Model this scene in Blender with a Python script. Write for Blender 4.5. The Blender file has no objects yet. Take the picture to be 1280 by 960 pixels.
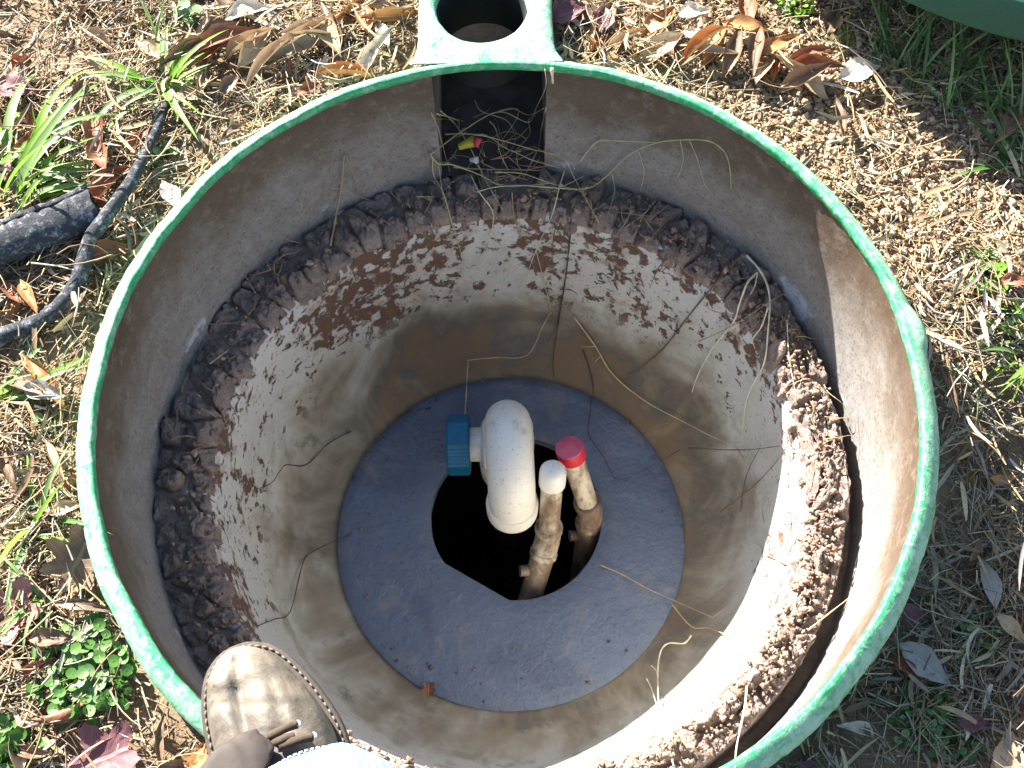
import bpy, bmesh, math, random
import numpy as np
from mathutils import Vector, Matrix, noise as mn

random.seed(7); rng = np.random.default_rng(7)
sc = bpy.context.scene
COL = sc.collection

# ------------------------------------------------------------------ camera
CX, CY, CH = 0.00423, -0.35764, 0.74915
PITCH, ROLL, FPX = 0.44473, -0.02008, 1400.0
cam_d = bpy.data.cameras.new('camera'); cam = bpy.data.objects.new('camera', cam_d); COL.objects.link(cam)
cam.matrix_world = Matrix.Translation((CX, CY, CH)) @ Matrix.Rotation(PITCH, 4, 'X') @ Matrix.Rotation(ROLL, 4, 'Z')
cam_d.sensor_width = 36; cam_d.lens = 36 * FPX / 1280; cam_d.clip_start = 0.01; cam_d.clip_end = 2000
sc.camera = cam

# ------------------------------------------------------------------ light
SUN_AZ, SUN_EL = math.radians(128), math.radians(32)        # azimuth counter-clockwise from +x
w = bpy.data.worlds.new('World'); sc.world = w; w.use_nodes = True
nt = w.node_tree; bg = nt.nodes['Background']
sky = nt.nodes.new('ShaderNodeTexSky'); sky.sky_type = 'NISHITA'; sky.sun_disc = False
sky.sun_elevation = SUN_EL; sky.sun_rotation = math.radians(90) - SUN_AZ
nt.links.new(sky.outputs[0], bg.inputs[0]); bg.inputs[1].default_value = 0.060
sd = bpy.data.lights.new('sun', 'SUN'); so = bpy.data.objects.new('sun', sd); COL.objects.link(so)
sd.energy = 5.0; sd.angle = math.radians(0.53); sd.color = (1.0, 0.955, 0.88)
S = Vector((math.cos(SUN_AZ) * math.cos(SUN_EL), math.sin(SUN_AZ) * math.cos(SUN_EL), math.sin(SUN_EL)))
so.rotation_euler = S.to_track_quat('Z', 'Y').to_euler(); so.location = S * 4
sc.view_settings.view_transform = 'Standard'; sc.view_settings.look = 'None'
sc.view_settings.exposure = 2.35; sc.view_settings.gamma = 1

# ------------------------------------------------------------------ small helpers
def tag(o, label=None, cat=None, group=None, kind=None):
    if label: o['label'] = label
    if cat: o['category'] = cat
    if group: o['group'] = group
    if kind: o['kind'] = kind
    return o
def empty(name, loc=(0, 0, 0), rz=0, parent=None):
    o = bpy.data.objects.new(name, None); COL.objects.link(o); o.location = loc; o.rotation_euler.z = rz
    o.empty_display_size = .02
    if parent: o.parent = parent
    return o
def link(name, me, mat=None, parent=None, smooth=True):
    if mat is not None and len(me.materials) == 0: me.materials.append(mat)
    if smooth: me.polygons.foreach_set('use_smooth', [True] * len(me.polygons))
    o = bpy.data.objects.new(name, me); COL.objects.link(o)
    if parent: o.parent = parent
    return o
def pyd(v, f):
    me = bpy.data.meshes.new('m'); me.from_pydata([tuple(map(float, p)) for p in v], [], f); me.update(); return me
def npmesh(v, q, col=None, k=4):
    me = bpy.data.meshes.new('m'); v = np.asarray(v, np.float32); q = np.asarray(q, np.int32)
    me.vertices.add(len(v)); me.vertices.foreach_set('co', v.ravel())
    me.loops.add(q.size); me.loops.foreach_set('vertex_index', q.ravel())
    me.polygons.add(len(q)); me.polygons.foreach_set('loop_start', np.arange(0, q.size, k, dtype=np.int32))
    me.update(calc_edges=True); me.validate()
    if col is not None:
        a = me.attributes.new('tint', 'FLOAT_COLOR', 'POINT'); a.data.foreach_set('color', np.asarray(col, np.float32).ravel())
    return me
def grid_faces(n, m, wrap_n=False, wrap_m=False):       # n rows, m columns
    f = []
    for i in range(n if wrap_n else n - 1):
        for j in range(m if wrap_m else m - 1):
            i2, j2 = (i + 1) % n, (j + 1) % m
            f.append((i * m + j, i * m + j2, i2 * m + j2, i2 * m + j))
    return f
def fr(p, oct=4, h=0.9): return mn.fractal(Vector(p), h, 2.0, oct)
# authoring aid: the fitted camera's sight line through a photo pixel, cut at a height or at the pit's surface
def sight(px, py):
    d = np.array([(px - 640) / FPX, -(py - 480) / FPX, -1.0])
    c, s = math.cos(ROLL), math.sin(ROLL); d = np.array([c * d[0] - s * d[1], s * d[0] + c * d[1], d[2]])
    c, s = math.cos(PITCH), math.sin(PITCH); return np.array([d[0], c * d[1] - s * d[2], s * d[1] + c * d[2]])
def at(px, py, z):
    d = sight(px, py); t = (z - CH) / d[2]; return Vector((CX + t * d[0], CY + t * d[1], z))
R_WALL = 0.305
BOWL = [(.277, -.176), (.271, -.169), (.2655, -.1665), (.2605, -.173), (.2575, -.190), (.255, -.22), (.2505, -.25), (.243, -.285), (.234, -.313), (.222, -.334), (.206, -.348), (.19, -.357), (.178, -.362), (.160, -.366)]
GZ = -0.035
def ground_z(x, y):
    r = math.hypot(x, y)
    k = min(max((r - .33) / .1, 0), 1)
    q = min(max((x * .616 - y * .788 - .15) / .19, 0), 1); q = q * q * (3 - 2 * q)
    return GZ + .006 * fr((x * 9, y * 9, 3), 3) * k + .012 * fr((x * 2, y * 2, 9), 2) * k - .070 * q
def at_ground(px, py, lift=0):
    z = GZ
    for _ in range(12):
        p = at(px, py, z + lift); z = ground_z(p.x, p.y)
    return at(px, py, z + lift)
_br = np.array([b[0] for b in BOWL][::-1]); _bz = np.array([b[1] for b in BOWL][::-1])
def inside(p):
    r = math.hypot(p[0], p[1])
    if r < .1785: return p[2] < -.358
    if r < .262: return p[2] < np.interp(r, _br, _bz)
    if r < .304:
        return p[2] < -.145 - .018 * min(max((.275 - r) / .013, 0), 1)
    if -.058 < p[0] < .038 and 0 < p[1] < .425: return p[2] < -.135
    if r < .319: return p[2] < 0
    return p[2] < GZ + .004
def surf(px, py, lift=.002):
    d = sight(px, py); o = np.array([CX, CY, CH]); t = .5
    while t < 1.6 and not inside(o + t * d): t += .0015
    p = o + t * d - d / np.linalg.norm(d) * lift
    return Vector(p)

# ------------------------------------------------------------------ materials
class M:
    def __init__(s, name, rough=.8, spec=.3):
        s.m = bpy.data.materials.new(name); s.m.use_nodes = True; s.t = s.m.node_tree; s.n = s.t.nodes
        s.b = s.n['Principled BSDF']; s.b.inputs['Roughness'].default_value = rough
        s.b.inputs['Specular IOR Level'].default_value = spec
        s.co = s.n.new('ShaderNodeTexCoord').outputs['Object']
    def set(s, sock, v):
        if hasattr(v, 'is_linked') or isinstance(v, bpy.types.NodeSocket): s.t.links.new(v, sock)
        elif isinstance(v, (tuple, list)) and len(v) == 3 and sock.type == 'RGBA': sock.default_value = (*v, 1)
        else: sock.default_value = v
    def noise(s, scale, detail=5, rough=.6, co=None, dist=0):
        x = s.n.new('ShaderNodeTexNoise'); s.t.links.new(co or s.co, x.inputs['Vector'])
        x.inputs['Scale'].default_value = scale; x.inputs['Detail'].default_value = detail
        x.inputs['Roughness'].default_value = rough; x.inputs['Distortion'].default_value = dist
        return x.outputs['Fac']
    def vor(s, scale, feature='F1', co=None):
        x = s.n.new('ShaderNodeTexVoronoi'); x.feature = feature; s.t.links.new(co or s.co, x.inputs['Vector'])
        x.inputs['Scale'].default_value = scale; return x.outputs['Distance']
    def math(s, op, a, b=0.0, c=None, clamp=False):
        x = s.n.new('ShaderNodeMath'); x.operation = op; x.use_clamp = clamp
        s.set(x.inputs[0], a); s.set(x.inputs[1], b)
        if c is not None: s.set(x.inputs[2], c)
        return x.outputs[0]
    def step(s, a, lo, hi):                 # smooth 0..1 between lo and hi
        x = s.n.new('ShaderNodeMapRange'); x.interpolation_type = 'SMOOTHSTEP'; s.set(x.inputs[0], a)
        x.inputs[1].default_value = lo; x.inputs[2].default_value = hi; return x.outputs[0]
    def ramp(s, a, stops):
        x = s.n.new('ShaderNodeValToRGB'); s.set(x.inputs[0], a); e = x.color_ramp.elements
        while len(e) < len(stops): e.new(.5)
        for k, (p, c) in enumerate(stops): e[k].position = p; e[k].color = (*c, 1)
        return x.outputs[0]
    def mix(s, f, a, b, mode='MIX'):
        x = s.n.new('ShaderNodeMix'); x.data_type = 'RGBA'; x.blend_type = mode
        s.set(x.inputs[0], f); s.set(x.inputs[6], a); s.set(x.inputs[7], b); return x.outputs[2]
    def map(s, scale=(1, 1, 1), rot=(0, 0, 0), co=None):
        x = s.n.new('ShaderNodeMapping'); s.t.links.new(co or s.co, x.inputs[0])
        x.inputs['Scale'].default_value = scale; x.inputs['Rotation'].default_value = rot; return x.outputs[0]
    def xyz(s, co=None):
        x = s.n.new('ShaderNodeSeparateXYZ'); s.t.links.new(co or s.co, x.inputs[0]); return x.outputs
    def attr(s, name, out='Color'):
        x = s.n.new('ShaderNodeAttribute'); x.attribute_name = name; return x.outputs[out]
    def rnd(s): return s.n.new('ShaderNodeObjectInfo').outputs['Random']
    def color(s, c): s.set(s.b.inputs['Base Color'], c); return s
    def rough(s, v): s.set(s.b.inputs['Roughness'], v); return s
    def bump(s, h, strength=.5, dist=.002):
        x = s.n.new('ShaderNodeBump'); x.inputs['Strength'].default_value = strength; x.inputs['Distance'].default_value = dist
        s.set(x.inputs['Height'], h)
        if s.b.inputs['Normal'].is_linked: s.t.links.new(s.b.inputs['Normal'].links[0].from_socket, x.inputs['Normal'])
        s.t.links.new(x.outputs[0], s.b.inputs['Normal']); return s
    def translucent(s, col, f):
        tr = s.n.new('ShaderNodeBsdfTranslucent'); s.set(tr.inputs[0], col)
        mx = s.n.new('ShaderNodeMixShader'); mx.inputs[0].default_value = f
        out = s.n['Material Output']; s.t.links.new(s.b.outputs[0], mx.inputs[1]); s.t.links.new(tr.outputs[0], mx.inputs[2])
        s.t.links.new(mx.outputs[0], out.inputs[0]); return s
def simple(name, c, rough=.6, spec=.4, var=.25, scale=60, bump=0):
    m = M(name, rough, spec); n = m.noise(scale, 5)
    m.color(m.mix(n, tuple(x * (1 - var) for x in c), tuple(min(1, x * (1 + var)) for x in c)))
    if bump: m.bump(n, bump, .001)
    return m.m

def mat_bowl():
    m = M('stained_white_coating', .75, .25); x, y, z = m.xyz()
    ang = m.math('ARCTAN2', y, x)
    cv = m.n.new('ShaderNodeCombineXYZ'); m.set(cv.inputs[0], m.math('MULTIPLY', m.math('COSINE', ang), .25)); m.set(cv.inputs[1], m.math('MULTIPLY', m.math('SINE', ang), .25)); m.set(cv.inputs[2], m.math('MULTIPLY', z, .45))
    streak = m.noise(24, 6, .62, cv.outputs[0], .4)
    big = m.noise(9, 4, .6, None, .6); mid = m.noise(26, 7, .65)
    h = m.math('MULTIPLY_ADD', z, 1 / .2, .362 / .2)            # 0 at the floor, 1 at the lip
    # the far side is stained higher than the near side
    h2 = m.math('ADD', h, m.math('MULTIPLY', m.math('SUBTRACT', big, .5), .75))
    h2 = m.math('ADD', h2, m.math('MULTIPLY', m.math('SUBTRACT', streak, .5), .22))
    h2 = m.math('ADD', h2, m.math('MULTIPLY', y, -.45))
    base = m.ramp(h2, [(0, (.20, .135, .08)), (.05, (.145, .12, .095)), (.11, (.20, .165, .12)), (.18, (.30, .26, .20)), (.26, (.42, .385, .325)), (.34, (.53, .51, .455)), (1, (.585, .575, .545))])
    drip = m.noise(34, 5, .6, m.map((1, 1, .12)), .3)
    base = m.mix(m.math('MULTIPLY', m.math('MULTIPLY', m.step(drip, .56, .68), m.step(m.noise(12, 3), .42, .62)), .5), base, (.22, .165, .11))
    yel = m.math('MULTIPLY', m.step(m.noise(15, 5, .6, None, 1), .52, .68), m.step(h, .75, .3))
    base = m.mix(m.math('MULTIPLY', yel, .7), base, (.27, .225, .15))
    gry = m.math('MULTIPLY', m.step(m.noise(20, 6, .7), .55, .66), m.step(h, .5, .1))
    base = m.mix(m.math('MULTIPLY', gry, .7), base, (.12, .115, .10))
    # rust brown patches and flaking high on the coat
    fl = m.noise(75, 9, .68, None, .35)
    dens = m.math('ADD', m.math('ADD', m.math('MULTIPLY', m.math('SUBTRACT', m.noise(11, 5, .65), .5), .50), m.math('MULTIPLY', m.math('SUBTRACT', streak, .5), .35)), m.math('ADD', m.math('MULTIPLY', m.math('SUBTRACT', h, .55), .16), m.math('MULTIPLY', m.math('SUBTRACT', y, x), .10)))  # flakes thinned toward the lower right to paint the sun's washed-out white there
    flk = m.step(m.math('ADD', fl, dens), .560, .625)
    up = m.step(h, .22, .42)
    flk = m.math('MULTIPLY', flk, up)
    rust = m.math('MULTIPLY', m.step(m.math('ADD', m.noise(40, 8, .7), dens), .53, .72), up)
    base = m.mix(m.math('MULTIPLY', rust, .75), base, m.mix(m.step(m.noise(120, 6, .7), .38, .6), (.20, .10, .06), (.52, .42, .32)))
    flc = m.mix(m.noise(30, 3), (.085, .05, .05), (.21, .11, .065))
    base = m.mix(flk, base, flc)
    spk = m.math('MULTIPLY', m.step(m.noise(230, 4, .6), .64, .68), m.step(h, .1, .5))
    base = m.mix(m.math('MULTIPLY', spk, .8), base, (.14, .09, .06))
    m.color(base); m.bump(flk, .8, .0016); m.bump(m.noise(160, 6, .7), .35, .0012); m.bump(mid, .6, .004)
    return m.m
def mat_wall():
    m = M('dirty_fibreglass', .72, .25); x, y, z = m.xyz()
    n1 = m.noise(14, 6, .65); n2 = m.noise(70, 7, .7); n3 = m.noise(320, 3, .6)
    h = m.math('MULTIPLY_ADD', z, 1 / .15, 1.0)
    h = m.math('ADD', h, m.math('MULTIPLY', m.math('SUBTRACT', n1, .5), .9))
    base = m.ramp(h, [(0, (.27, .255, .243)), (.42, (.245, .22, .192)), (.70, (.14, .102, .072)), (1, (.092, .058, .036))])
    base = m.mix(m.step(n2, .40, .62), m.mix(.22, base, (.07, .05, .04)), base)
    base = m.mix(m.math('MULTIPLY', m.step(m.math('ADD', n2, m.math('MULTIPLY', n1, .3)), .66, .86), .3), base, (.30, .265, .22))
    base = m.mix(m.math('MULTIPLY', m.step(n3, .52, .7), .55), base, (.06, .042, .032))
    dep = m.math('MULTIPLY', m.step(z, -.128, -.140), m.step(m.noise(16, 6, .7), .56, .64)); base = m.mix(m.math('MULTIPLY', dep, .8), base, (.50, .54, .60))
    m.color(base); m.bump(n3, .3, .0008); m.bump(n2, .3, .0015); return m.m
def mat_rim():
    m = M('weathered_green_fibreglass', .5, .45); x, y, z = m.xyz()
    r = m.math('POWER', m.math('ADD', m.math('MULTIPLY', x, x), m.math('MULTIPLY', y, y)), .5)
    n1 = m.noise(28, 6, .7); n2 = m.noise(110, 8, .68, None, 1.2); n3 = m.noise(520, 3, .6)
    g = m.mix(n2, (.010, .22, .075), (.045, .38, .155))
    out = m.step(r, .3055, .312)                       # chalky, worn exposed shoulder, whitened further to paint in sunlight
    wear_lit = m.step(m.math('ADD', m.math('ADD', m.math('MULTIPLY', n2, 1.0), m.math('MULTIPLY', n1, .55)), m.math('MULTIPLY', out, .17)), .68, 1.08)
    c = m.mix(m.math('MULTIPLY', wear_lit, .62), g, m.mix(n3, (.32, .50, .36), (.62, .70, .60)))
    dirt = m.step(m.math('ADD', m.noise(60, 6, .7), m.math('MULTIPLY', n3, .25)), .74, .80)
    c = m.mix(m.math('MULTIPLY', dirt, .7), c, (.24, .19, .12))
    m.color(c); m.bump(n2, .5, .0016); m.bump(n3, .25, .0008); return m.m
def mat_clay():
    m = M('cracked_clay', .62, .4); n = m.noise(45, 7, .7); n2 = m.noise(240, 5, .7)
    c = m.ramp(m.math('ADD', m.math('MULTIPLY', n, .75), m.math('MULTIPLY', n2, .25)), [(.3, (.17, .125, .108)), (.5, (.36, .275, .225)), (.7, (.57, .455, .355))])
    c = m.mix(m.math('MULTIPLY', m.rnd(), .45), c, (.27, .21, .185)); m.color(c)
    m.bump(n2, .7, .002); m.bump(n, .5, .005); m.bump(m.noise(90, 8, .75), .8, .006); return m.m
def mat_plate():
    m = M('wet_grey_plate', .38, .75); n = m.noise(30, 6, .65); n2 = m.noise(210, 6, .7); n3 = m.noise(7, 3)
    c = m.mix(n, (.075, .102, .160), (.135, .172, .245))  # grey disc; the blue in its base paints in the sky's reflection
    c = m.mix(m.math('MULTIPLY', m.step(m.noise(18, 7, .7), .56, .70), .55), c, (.24, .225, .215))
    c = m.mix(m.math('MULTIPLY', m.step(n2, .57, .7), .6), c, (.05, .052, .06)); pit = m.step(m.noise(95, 8, .75, m.map((1, 1.6, 1))), .60, .66); c = m.mix(m.math('MULTIPLY', pit, .75), c, (.04, .04, .045)); wet = m.step(m.noise(6, 4, .55, None, .7), .50, .60); c = m.mix(m.math('MULTIPLY', wet, .38), c, (.035, .045, .07)); silt = m.step(m.math('ADD', m.noise(8, 6, .7, None, .8), m.math('MULTIPLY', n2, .15)), .60, .74); c = m.mix(m.math('MULTIPLY', silt, .45), c, (.26, .22, .18)); m.color(c); m.bump(pit, -.6, .002)
    m.rough(m.math('SUBTRACT', m.math('MULTIPLY_ADD', n3, .4, .28), m.math('MULTIPLY', m.step(m.noise(6, 4, .55, None, .7), .50, .60), .20))); m.bump(n2, .55, .0016); m.bump(m.noise(70, 6, .7), .7, .004); return m.m
def mat_pvc(name, lo=(.70, .68, .60), dirt=.55):
    m = M(name, .42, .45); n = m.noise(55, 7, .7); n2 = m.noise(400, 3, .6)
    c = m.mix(m.noise(12, 3), lo, tuple(min(.86, a * 1.1) for a in lo))
    c = m.mix(m.math('MULTIPLY', m.step(n, .54, .72), dirt), c, (.33, .26, .15))
    c = m.mix(m.math('MULTIPLY', m.step(n2, .63, .70), .6), c, (.12, .09, .06)); m.color(c); m.bump(n, .12, .001); return m.m
def mat_brownpipe(name, bias):
    m = M(name, .5, .4); x, y, z = m.xyz(); n = m.noise(40, 7, .7)
    st = m.noise(60, 5, .65, m.map((1, 1, .25)))
    c = m.ramp(m.math('ADD', st, bias), [(.3, (.12, .085, .07)), (.48, (.27, .19, .125)), (.62, (.58, .50, .38)), (.8, (.72, .68, .58))])
    c = m.mix(m.math('MULTIPLY', m.step(n, .57, .66), .8), c, (.075, .045, .03)); m.color(c); m.bump(n, .2, .001); return m.m
def mat_soil():
    m = M('crumbly_soil', .9, .15); n = m.noise(22, 8, .72); n2 = m.noise(260, 6, .75)
    c = m.ramp(m.math('ADD', m.math('MULTIPLY', n, .6), m.math('MULTIPLY', n2, .4)), [(.32, (.13, .09, .055)), (.5, (.28, .20, .125)), (.68, (.44, .33, .21))])
    m.color(c); m.bump(n2, .8, .004); m.bump(n, .6, .01); return m.m
def mat_tint(name, rough=.7, spec=.3, scale=120, tr=0.0):
    m = M(name, rough, spec); a = m.attr('tint'); n = m.noise(scale, 4, .6)
    c = m.mix(m.step(n, .35, .65), m.mix(.35, a, (.10, .07, .04)), a); m.color(c)
    if tr: m.translucent(a, tr)
    return m.m
def mat_leaf(name, a, b, vein, tr=.12):
    m = M(name, .55, .35); uv = m.n.new('ShaderNodeTexCoord').outputs['UV']
    u, v, _ = m.xyz(uv); n = m.noise(90, 6, .7); n2 = m.noise(25, 4)
    c = m.mix(m.step(n2, .35, .65), a, b); c = m.mix(m.math('MULTIPLY', m.step(n, .56, .68), .6), c, tuple(x * .35 for x in a))
    c = m.mix(m.math('MULTIPLY', m.rnd(), .35), c, tuple(x * .6 for x in b))
    au = m.math('ABSOLUTE', m.math('SUBTRACT', u, .5))
    side = m.math('FRACT', m.math('MULTIPLY', m.math('SUBTRACT', v, m.math('MULTIPLY', au, .5)), 9))
    sv = m.step(m.math('ABSOLUTE', m.math('SUBTRACT', side, .5)), .07, .02)
    ve = m.math('MAXIMUM', m.step(au, .035, .015), m.math('MULTIPLY', sv, .45))
    c = m.mix(m.math('MULTIPLY', ve, .6), c, vein); m.color(c); m.bump(m.math('ADD', m.math('MULTIPLY', ve, .6), n), .5, .0012)
    m.translucent(c, tr); return m.m
def mat_green(name, a, b, tr=.3):
    m = M(name, .45, .4); n = m.noise(60, 4); c = m.mix(n, a, b); c = m.mix(m.math('MULTIPLY', m.rnd(), .5), c, tuple(x * 1.25 for x in b))
    c = m.mix(m.math('MULTIPLY', m.step(m.noise(35, 6, .7), .60, .7), .5), c, (.30, .25, .10))
    m.color(c); m.translucent(c, tr); return m.m
def mat_boot():
    m = M('muddy_tan_leather', .6, .35); n = m.noise(22, 7, .68, None, .5); n2 = m.noise(120, 5, .7); n3 = m.noise(9, 4, .6, None, 1.0)
    c = m.ramp(m.math('ADD', m.math('MULTIPLY', n, .6), m.math('MULTIPLY', n3, .4)), [(.36, (.05, .041, .034)), (.44, (.105, .087, .069)), (.52, (.17, .142, .108)), (.60, (.215, .185, .142)), (.70, (.27, .24, .20))])
    c = m.mix(m.math('MULTIPLY', m.step(m.noise(48, 8, .75), .57, .64), .85), c, (.07, .05, .035))
    c = m.mix(m.math('MULTIPLY', m.step(n2, .6, .7), .4), c, (.13, .095, .07)); m.color(c)
    m.bump(n, .55, .004); m.bump(n2, .35, .001); return m.m
def mat_denim():
    m = M('faded_blue_denim', .9, .1); x, y, z = m.xyz()
    wv = m.math('SINE', m.math('MULTIPLY', m.math('ADD', m.math('ADD', x, y), z), 2100)); n = m.noise(30, 5)
    c = m.mix(m.step(n, .3, .7), (.09, .19, .36), (.22, .35, .52)); c = m.mix(m.math('MULTIPLY', m.math('MULTIPLY', m.step(wv, -.6, .9), m.noise(400, 3)), .5), c, (.42, .52, .64))
    m.color(c); m.bump(wv, .25, .0005); m.bump(n, .5, .004); return m.m
def mat_foam(name):
    m = M(name, .9, .2); n = m.noise(200, 6, .75); n2 = m.noise(60, 6, .7)
    c = m.mix(m.step(m.math('ADD', n, m.math('MULTIPLY', n2, .5)), .74, 1.0), (.05, .053, .06), (.36, .37, .38)); m.color(c); m.bump(n, .9, .003); return m.m

MB, MW, MR, MC, MP = mat_bowl(), mat_wall(), mat_rim(), mat_clay(), mat_plate()
PVC, PVC2 = mat_pvc('white_pvc', (.73, .70, .61)), mat_pvc('aged_pvc', (.72, .70, .64), .3)
PIPE_A, PIPE_B, PIPE_C = mat_brownpipe('stained_pipe', 0.0), mat_brownpipe('pale_stained_pipe', .09), mat_brownpipe('grey_brown_pipe', -.11)
BLUE = simple('teal_blue_plastic', (.006, .12, .23), .45, .4, .3, 90)
PINK = M('skylit_red_plastic', .55, .35); _z = PINK.xyz()[2]
PINK.color(PINK.mix(PINK.step(PINK.noise(60, 5), .3, .7), (.52, .07, .13), (.62, .13, .20))); PINK = PINK.m  # paler cap top: skylight put into the colour of the same red
RED = simple('red_plastic', (.50, .015, .03), .45, .4, .2, 90)
SOIL = mat_soil(); STRAW = mat_tint('dry_straw', .65, .3, 150, .12); CRUMB = mat_tint('soil_crumb', .95, .1, 300)
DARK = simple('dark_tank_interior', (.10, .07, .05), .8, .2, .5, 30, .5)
BOOT, DENIM = mat_boot(), mat_denim()
SOLE = simple('dark_rubber_welt', (.075, .06, .05), .8, .2, .5, 150, .6); STITCH = simple('grey_stitching', (.17, .15, .125), .9, .1, .3, 300)
LACE = simple('brown_lace', (.075, .055, .04), .9, .1, .5, 300, .5); TONGUE = simple('dark_brown_leather', (.055, .042, .036), .7, .3, .4, 80, .5)
FOAM = mat_foam('frayed_black_foam')
LIDM = simple('dark_green_fibreglass', (.012, .075, .05), .5, .4, .25, 200, .3)
LEAFM = {
 'redbrown': mat_leaf('red_brown_leaf', (.20, .075, .04), (.32, .13, .06), (.45, .28, .16)),
 'orange': mat_leaf('orange_brown_leaf', (.38, .16, .05), (.50, .25, .09), (.6, .42, .22)),
 'tan': mat_leaf('tan_leaf', (.42, .29, .16), (.55, .41, .25), (.62, .5, .34)),
 'pale': mat_leaf('pale_dry_leaf', (.58, .50, .38), (.68, .61, .50), (.75, .68, .56)),
 'purple': mat_leaf('purple_leaf', (.14, .055, .065), (.21, .085, .09), (.30, .16, .15)),
 'pink': mat_leaf('pinkish_leaf', (.30, .12, .10), (.38, .18, .15), (.48, .30, .25)),
 'grey': mat_leaf('grey_dry_leaf', (.30, .28, .24), (.42, .39, .34), (.5, .47, .42)),
 'brown': mat_leaf('dark_brown_leaf', (.12, .075, .045), (.22, .14, .085), (.34, .24, .15))}
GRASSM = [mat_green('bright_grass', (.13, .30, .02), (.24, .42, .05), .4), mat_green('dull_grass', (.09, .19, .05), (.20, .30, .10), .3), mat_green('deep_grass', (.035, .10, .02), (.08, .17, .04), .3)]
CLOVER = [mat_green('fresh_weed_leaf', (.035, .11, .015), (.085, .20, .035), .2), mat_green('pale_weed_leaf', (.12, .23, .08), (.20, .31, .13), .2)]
STEMM = simple('green_stem', (.10, .14, .04), .7, .2)

# ------------------------------------------------------------------ generic shapes
def frames(P):
    P = [Vector(p) for p in P]; T = []
    for i in range(len(P)):
        a = P[max(i - 1, 0)]; b = P[min(i + 1, len(P) - 1)]; T.append((b - a).normalized())
    n = T[0].orthogonal().normalized(); N = []
    for t in T:
        n = (n - t * n.dot(t)); n = n.normalized() if n.length > 1e-6 else t.orthogonal().normalized(); N.append(n.copy())
    return P, T, N
def catmull(P, k=6):
    P = [Vector(p) for p in P]; Q = [P[0]] + P + [P[-1]]; out = []
    for i in range(1, len(Q) - 2):
        for j in range(k):
            t = j / k; a, b, c, d = Q[i - 1], Q[i], Q[i + 1], Q[i + 2]
            out.append(.5 * ((2 * b) + (c - a) * t + (2 * a - 5 * b + 4 * c - d) * t * t + (3 * b - a - 3 * c + d) * t ** 3))
    out.append(P[-1]); return out
def tube(P, rad, n=16, cap=True, jitter=0):
    P, T, N = frames(P); v = []
    R = rad if hasattr(rad, '__len__') else [rad] * len(P)
    for p, t, nn, r in zip(P, T, N, R):
        b = t.cross(nn)
        for k in range(n):
            a = 2 * math.pi * k / n; q = p + (nn * math.cos(a) + b * math.sin(a)) * r
            if jitter: q += Vector((fr(q * 90, 3), fr(q * 90 + Vector((9, 0, 0)), 3), 0)) * jitter
            v.append(q)
    f = grid_faces(len(P), n, False, True)
    if cap: f += [tuple(range(n))[::-1], tuple(range((len(P) - 1) * n, len(P) * n))]
    return v, f
def lathe(prof, n=48, jitter=0, axis=None, origin=(0, 0, 0)):      # prof: (r,z); r=0 ends close
    v = []
    for r, z in prof:
        for k in range(n):
            a = 2 * math.pi * k / n; v.append(Vector((r * math.cos(a), r * math.sin(a), z)))
    f = grid_faces(len(prof), n, False, True)
    if prof[0][0] < .002: f.append(tuple(range(n))[::-1])
    else: f.append(tuple(range(n))[::-1])
    f.append(tuple(range((len(prof) - 1) * n, len(prof) * n)))
    q = Vector(axis).normalized().to_track_quat('Z', 'Y').to_matrix() if axis else Matrix.Identity(3)
    return [q @ p + Vector(origin) for p in v], f
def sharp(me, ang=40):
    me.set_sharp_from_angle(angle=math.radians(ang)); return me

# ------------------------------------------------------------------ ground (one sheet, open where the riser stands)
def build_ground():
    rs = list(np.arange(.317, .75, .007)) + list(np.geomspace(.76, 260, 46)); n = 420; v = []
    for r in rs:
        for k in range(n):
            a = 2 * math.pi * k / n; x, y = r * math.cos(a), r * math.sin(a)
            v.append((x, y, ground_z(x, y) if r < 3 else ground_z(3 * math.cos(a), 3 * math.sin(a))))
    f = []
    for q in grid_faces(len(rs), n, False, True):
        ok = True
        for i in q:
            x, y, _ = v[i]
            if -.062 < x < .042 and 0 < y < .432: ok = False
        if ok: f.append(q)
    o = link('ground', pyd(v, f), SOIL); tag(o, kind='structure')
build_ground()

# ------------------------------------------------------------------ riser
riser = empty('tank_riser', (0, 0, -.2))
tag(riser, 'round green fibreglass tank riser open at the top with a dirty brown inside wall', 'riser')
def par(o, p): o.parent = p; o.matrix_parent_inverse = Matrix.Translation(p.location).inverted(); return o
A0, A1 = math.atan2(.299, -.060), math.atan2(.302, .040) + 2 * math.pi
n = 300; v = []
for j in range(26):
    z = -.002 - .0092 * j
    for k in range(n + 1):
        a = A0 + (A1 - A0) * k / n; r = R_WALL + .0009 * fr((math.cos(a) * 4, math.sin(a) * 4, z * 12), 3); v.append((r * math.cos(a), r * math.sin(a), z))
par(link('inner_wall', pyd(v, [q[::-1] for q in grid_faces(26, n + 1)]), MW), riser)
prof = [(.3048, -.0085), (.3036, -.0075), (.3034, -.0030), (.3043, -.0008), (.3060, 0), (.3085, -.0008), (.3120, -.0030), (.3160, -.0062), (.3190, -.0105), (.3195, -.018), (.319, -.035), (.319, -.09), (.319, -.24)]
n = 420; v = []
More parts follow.
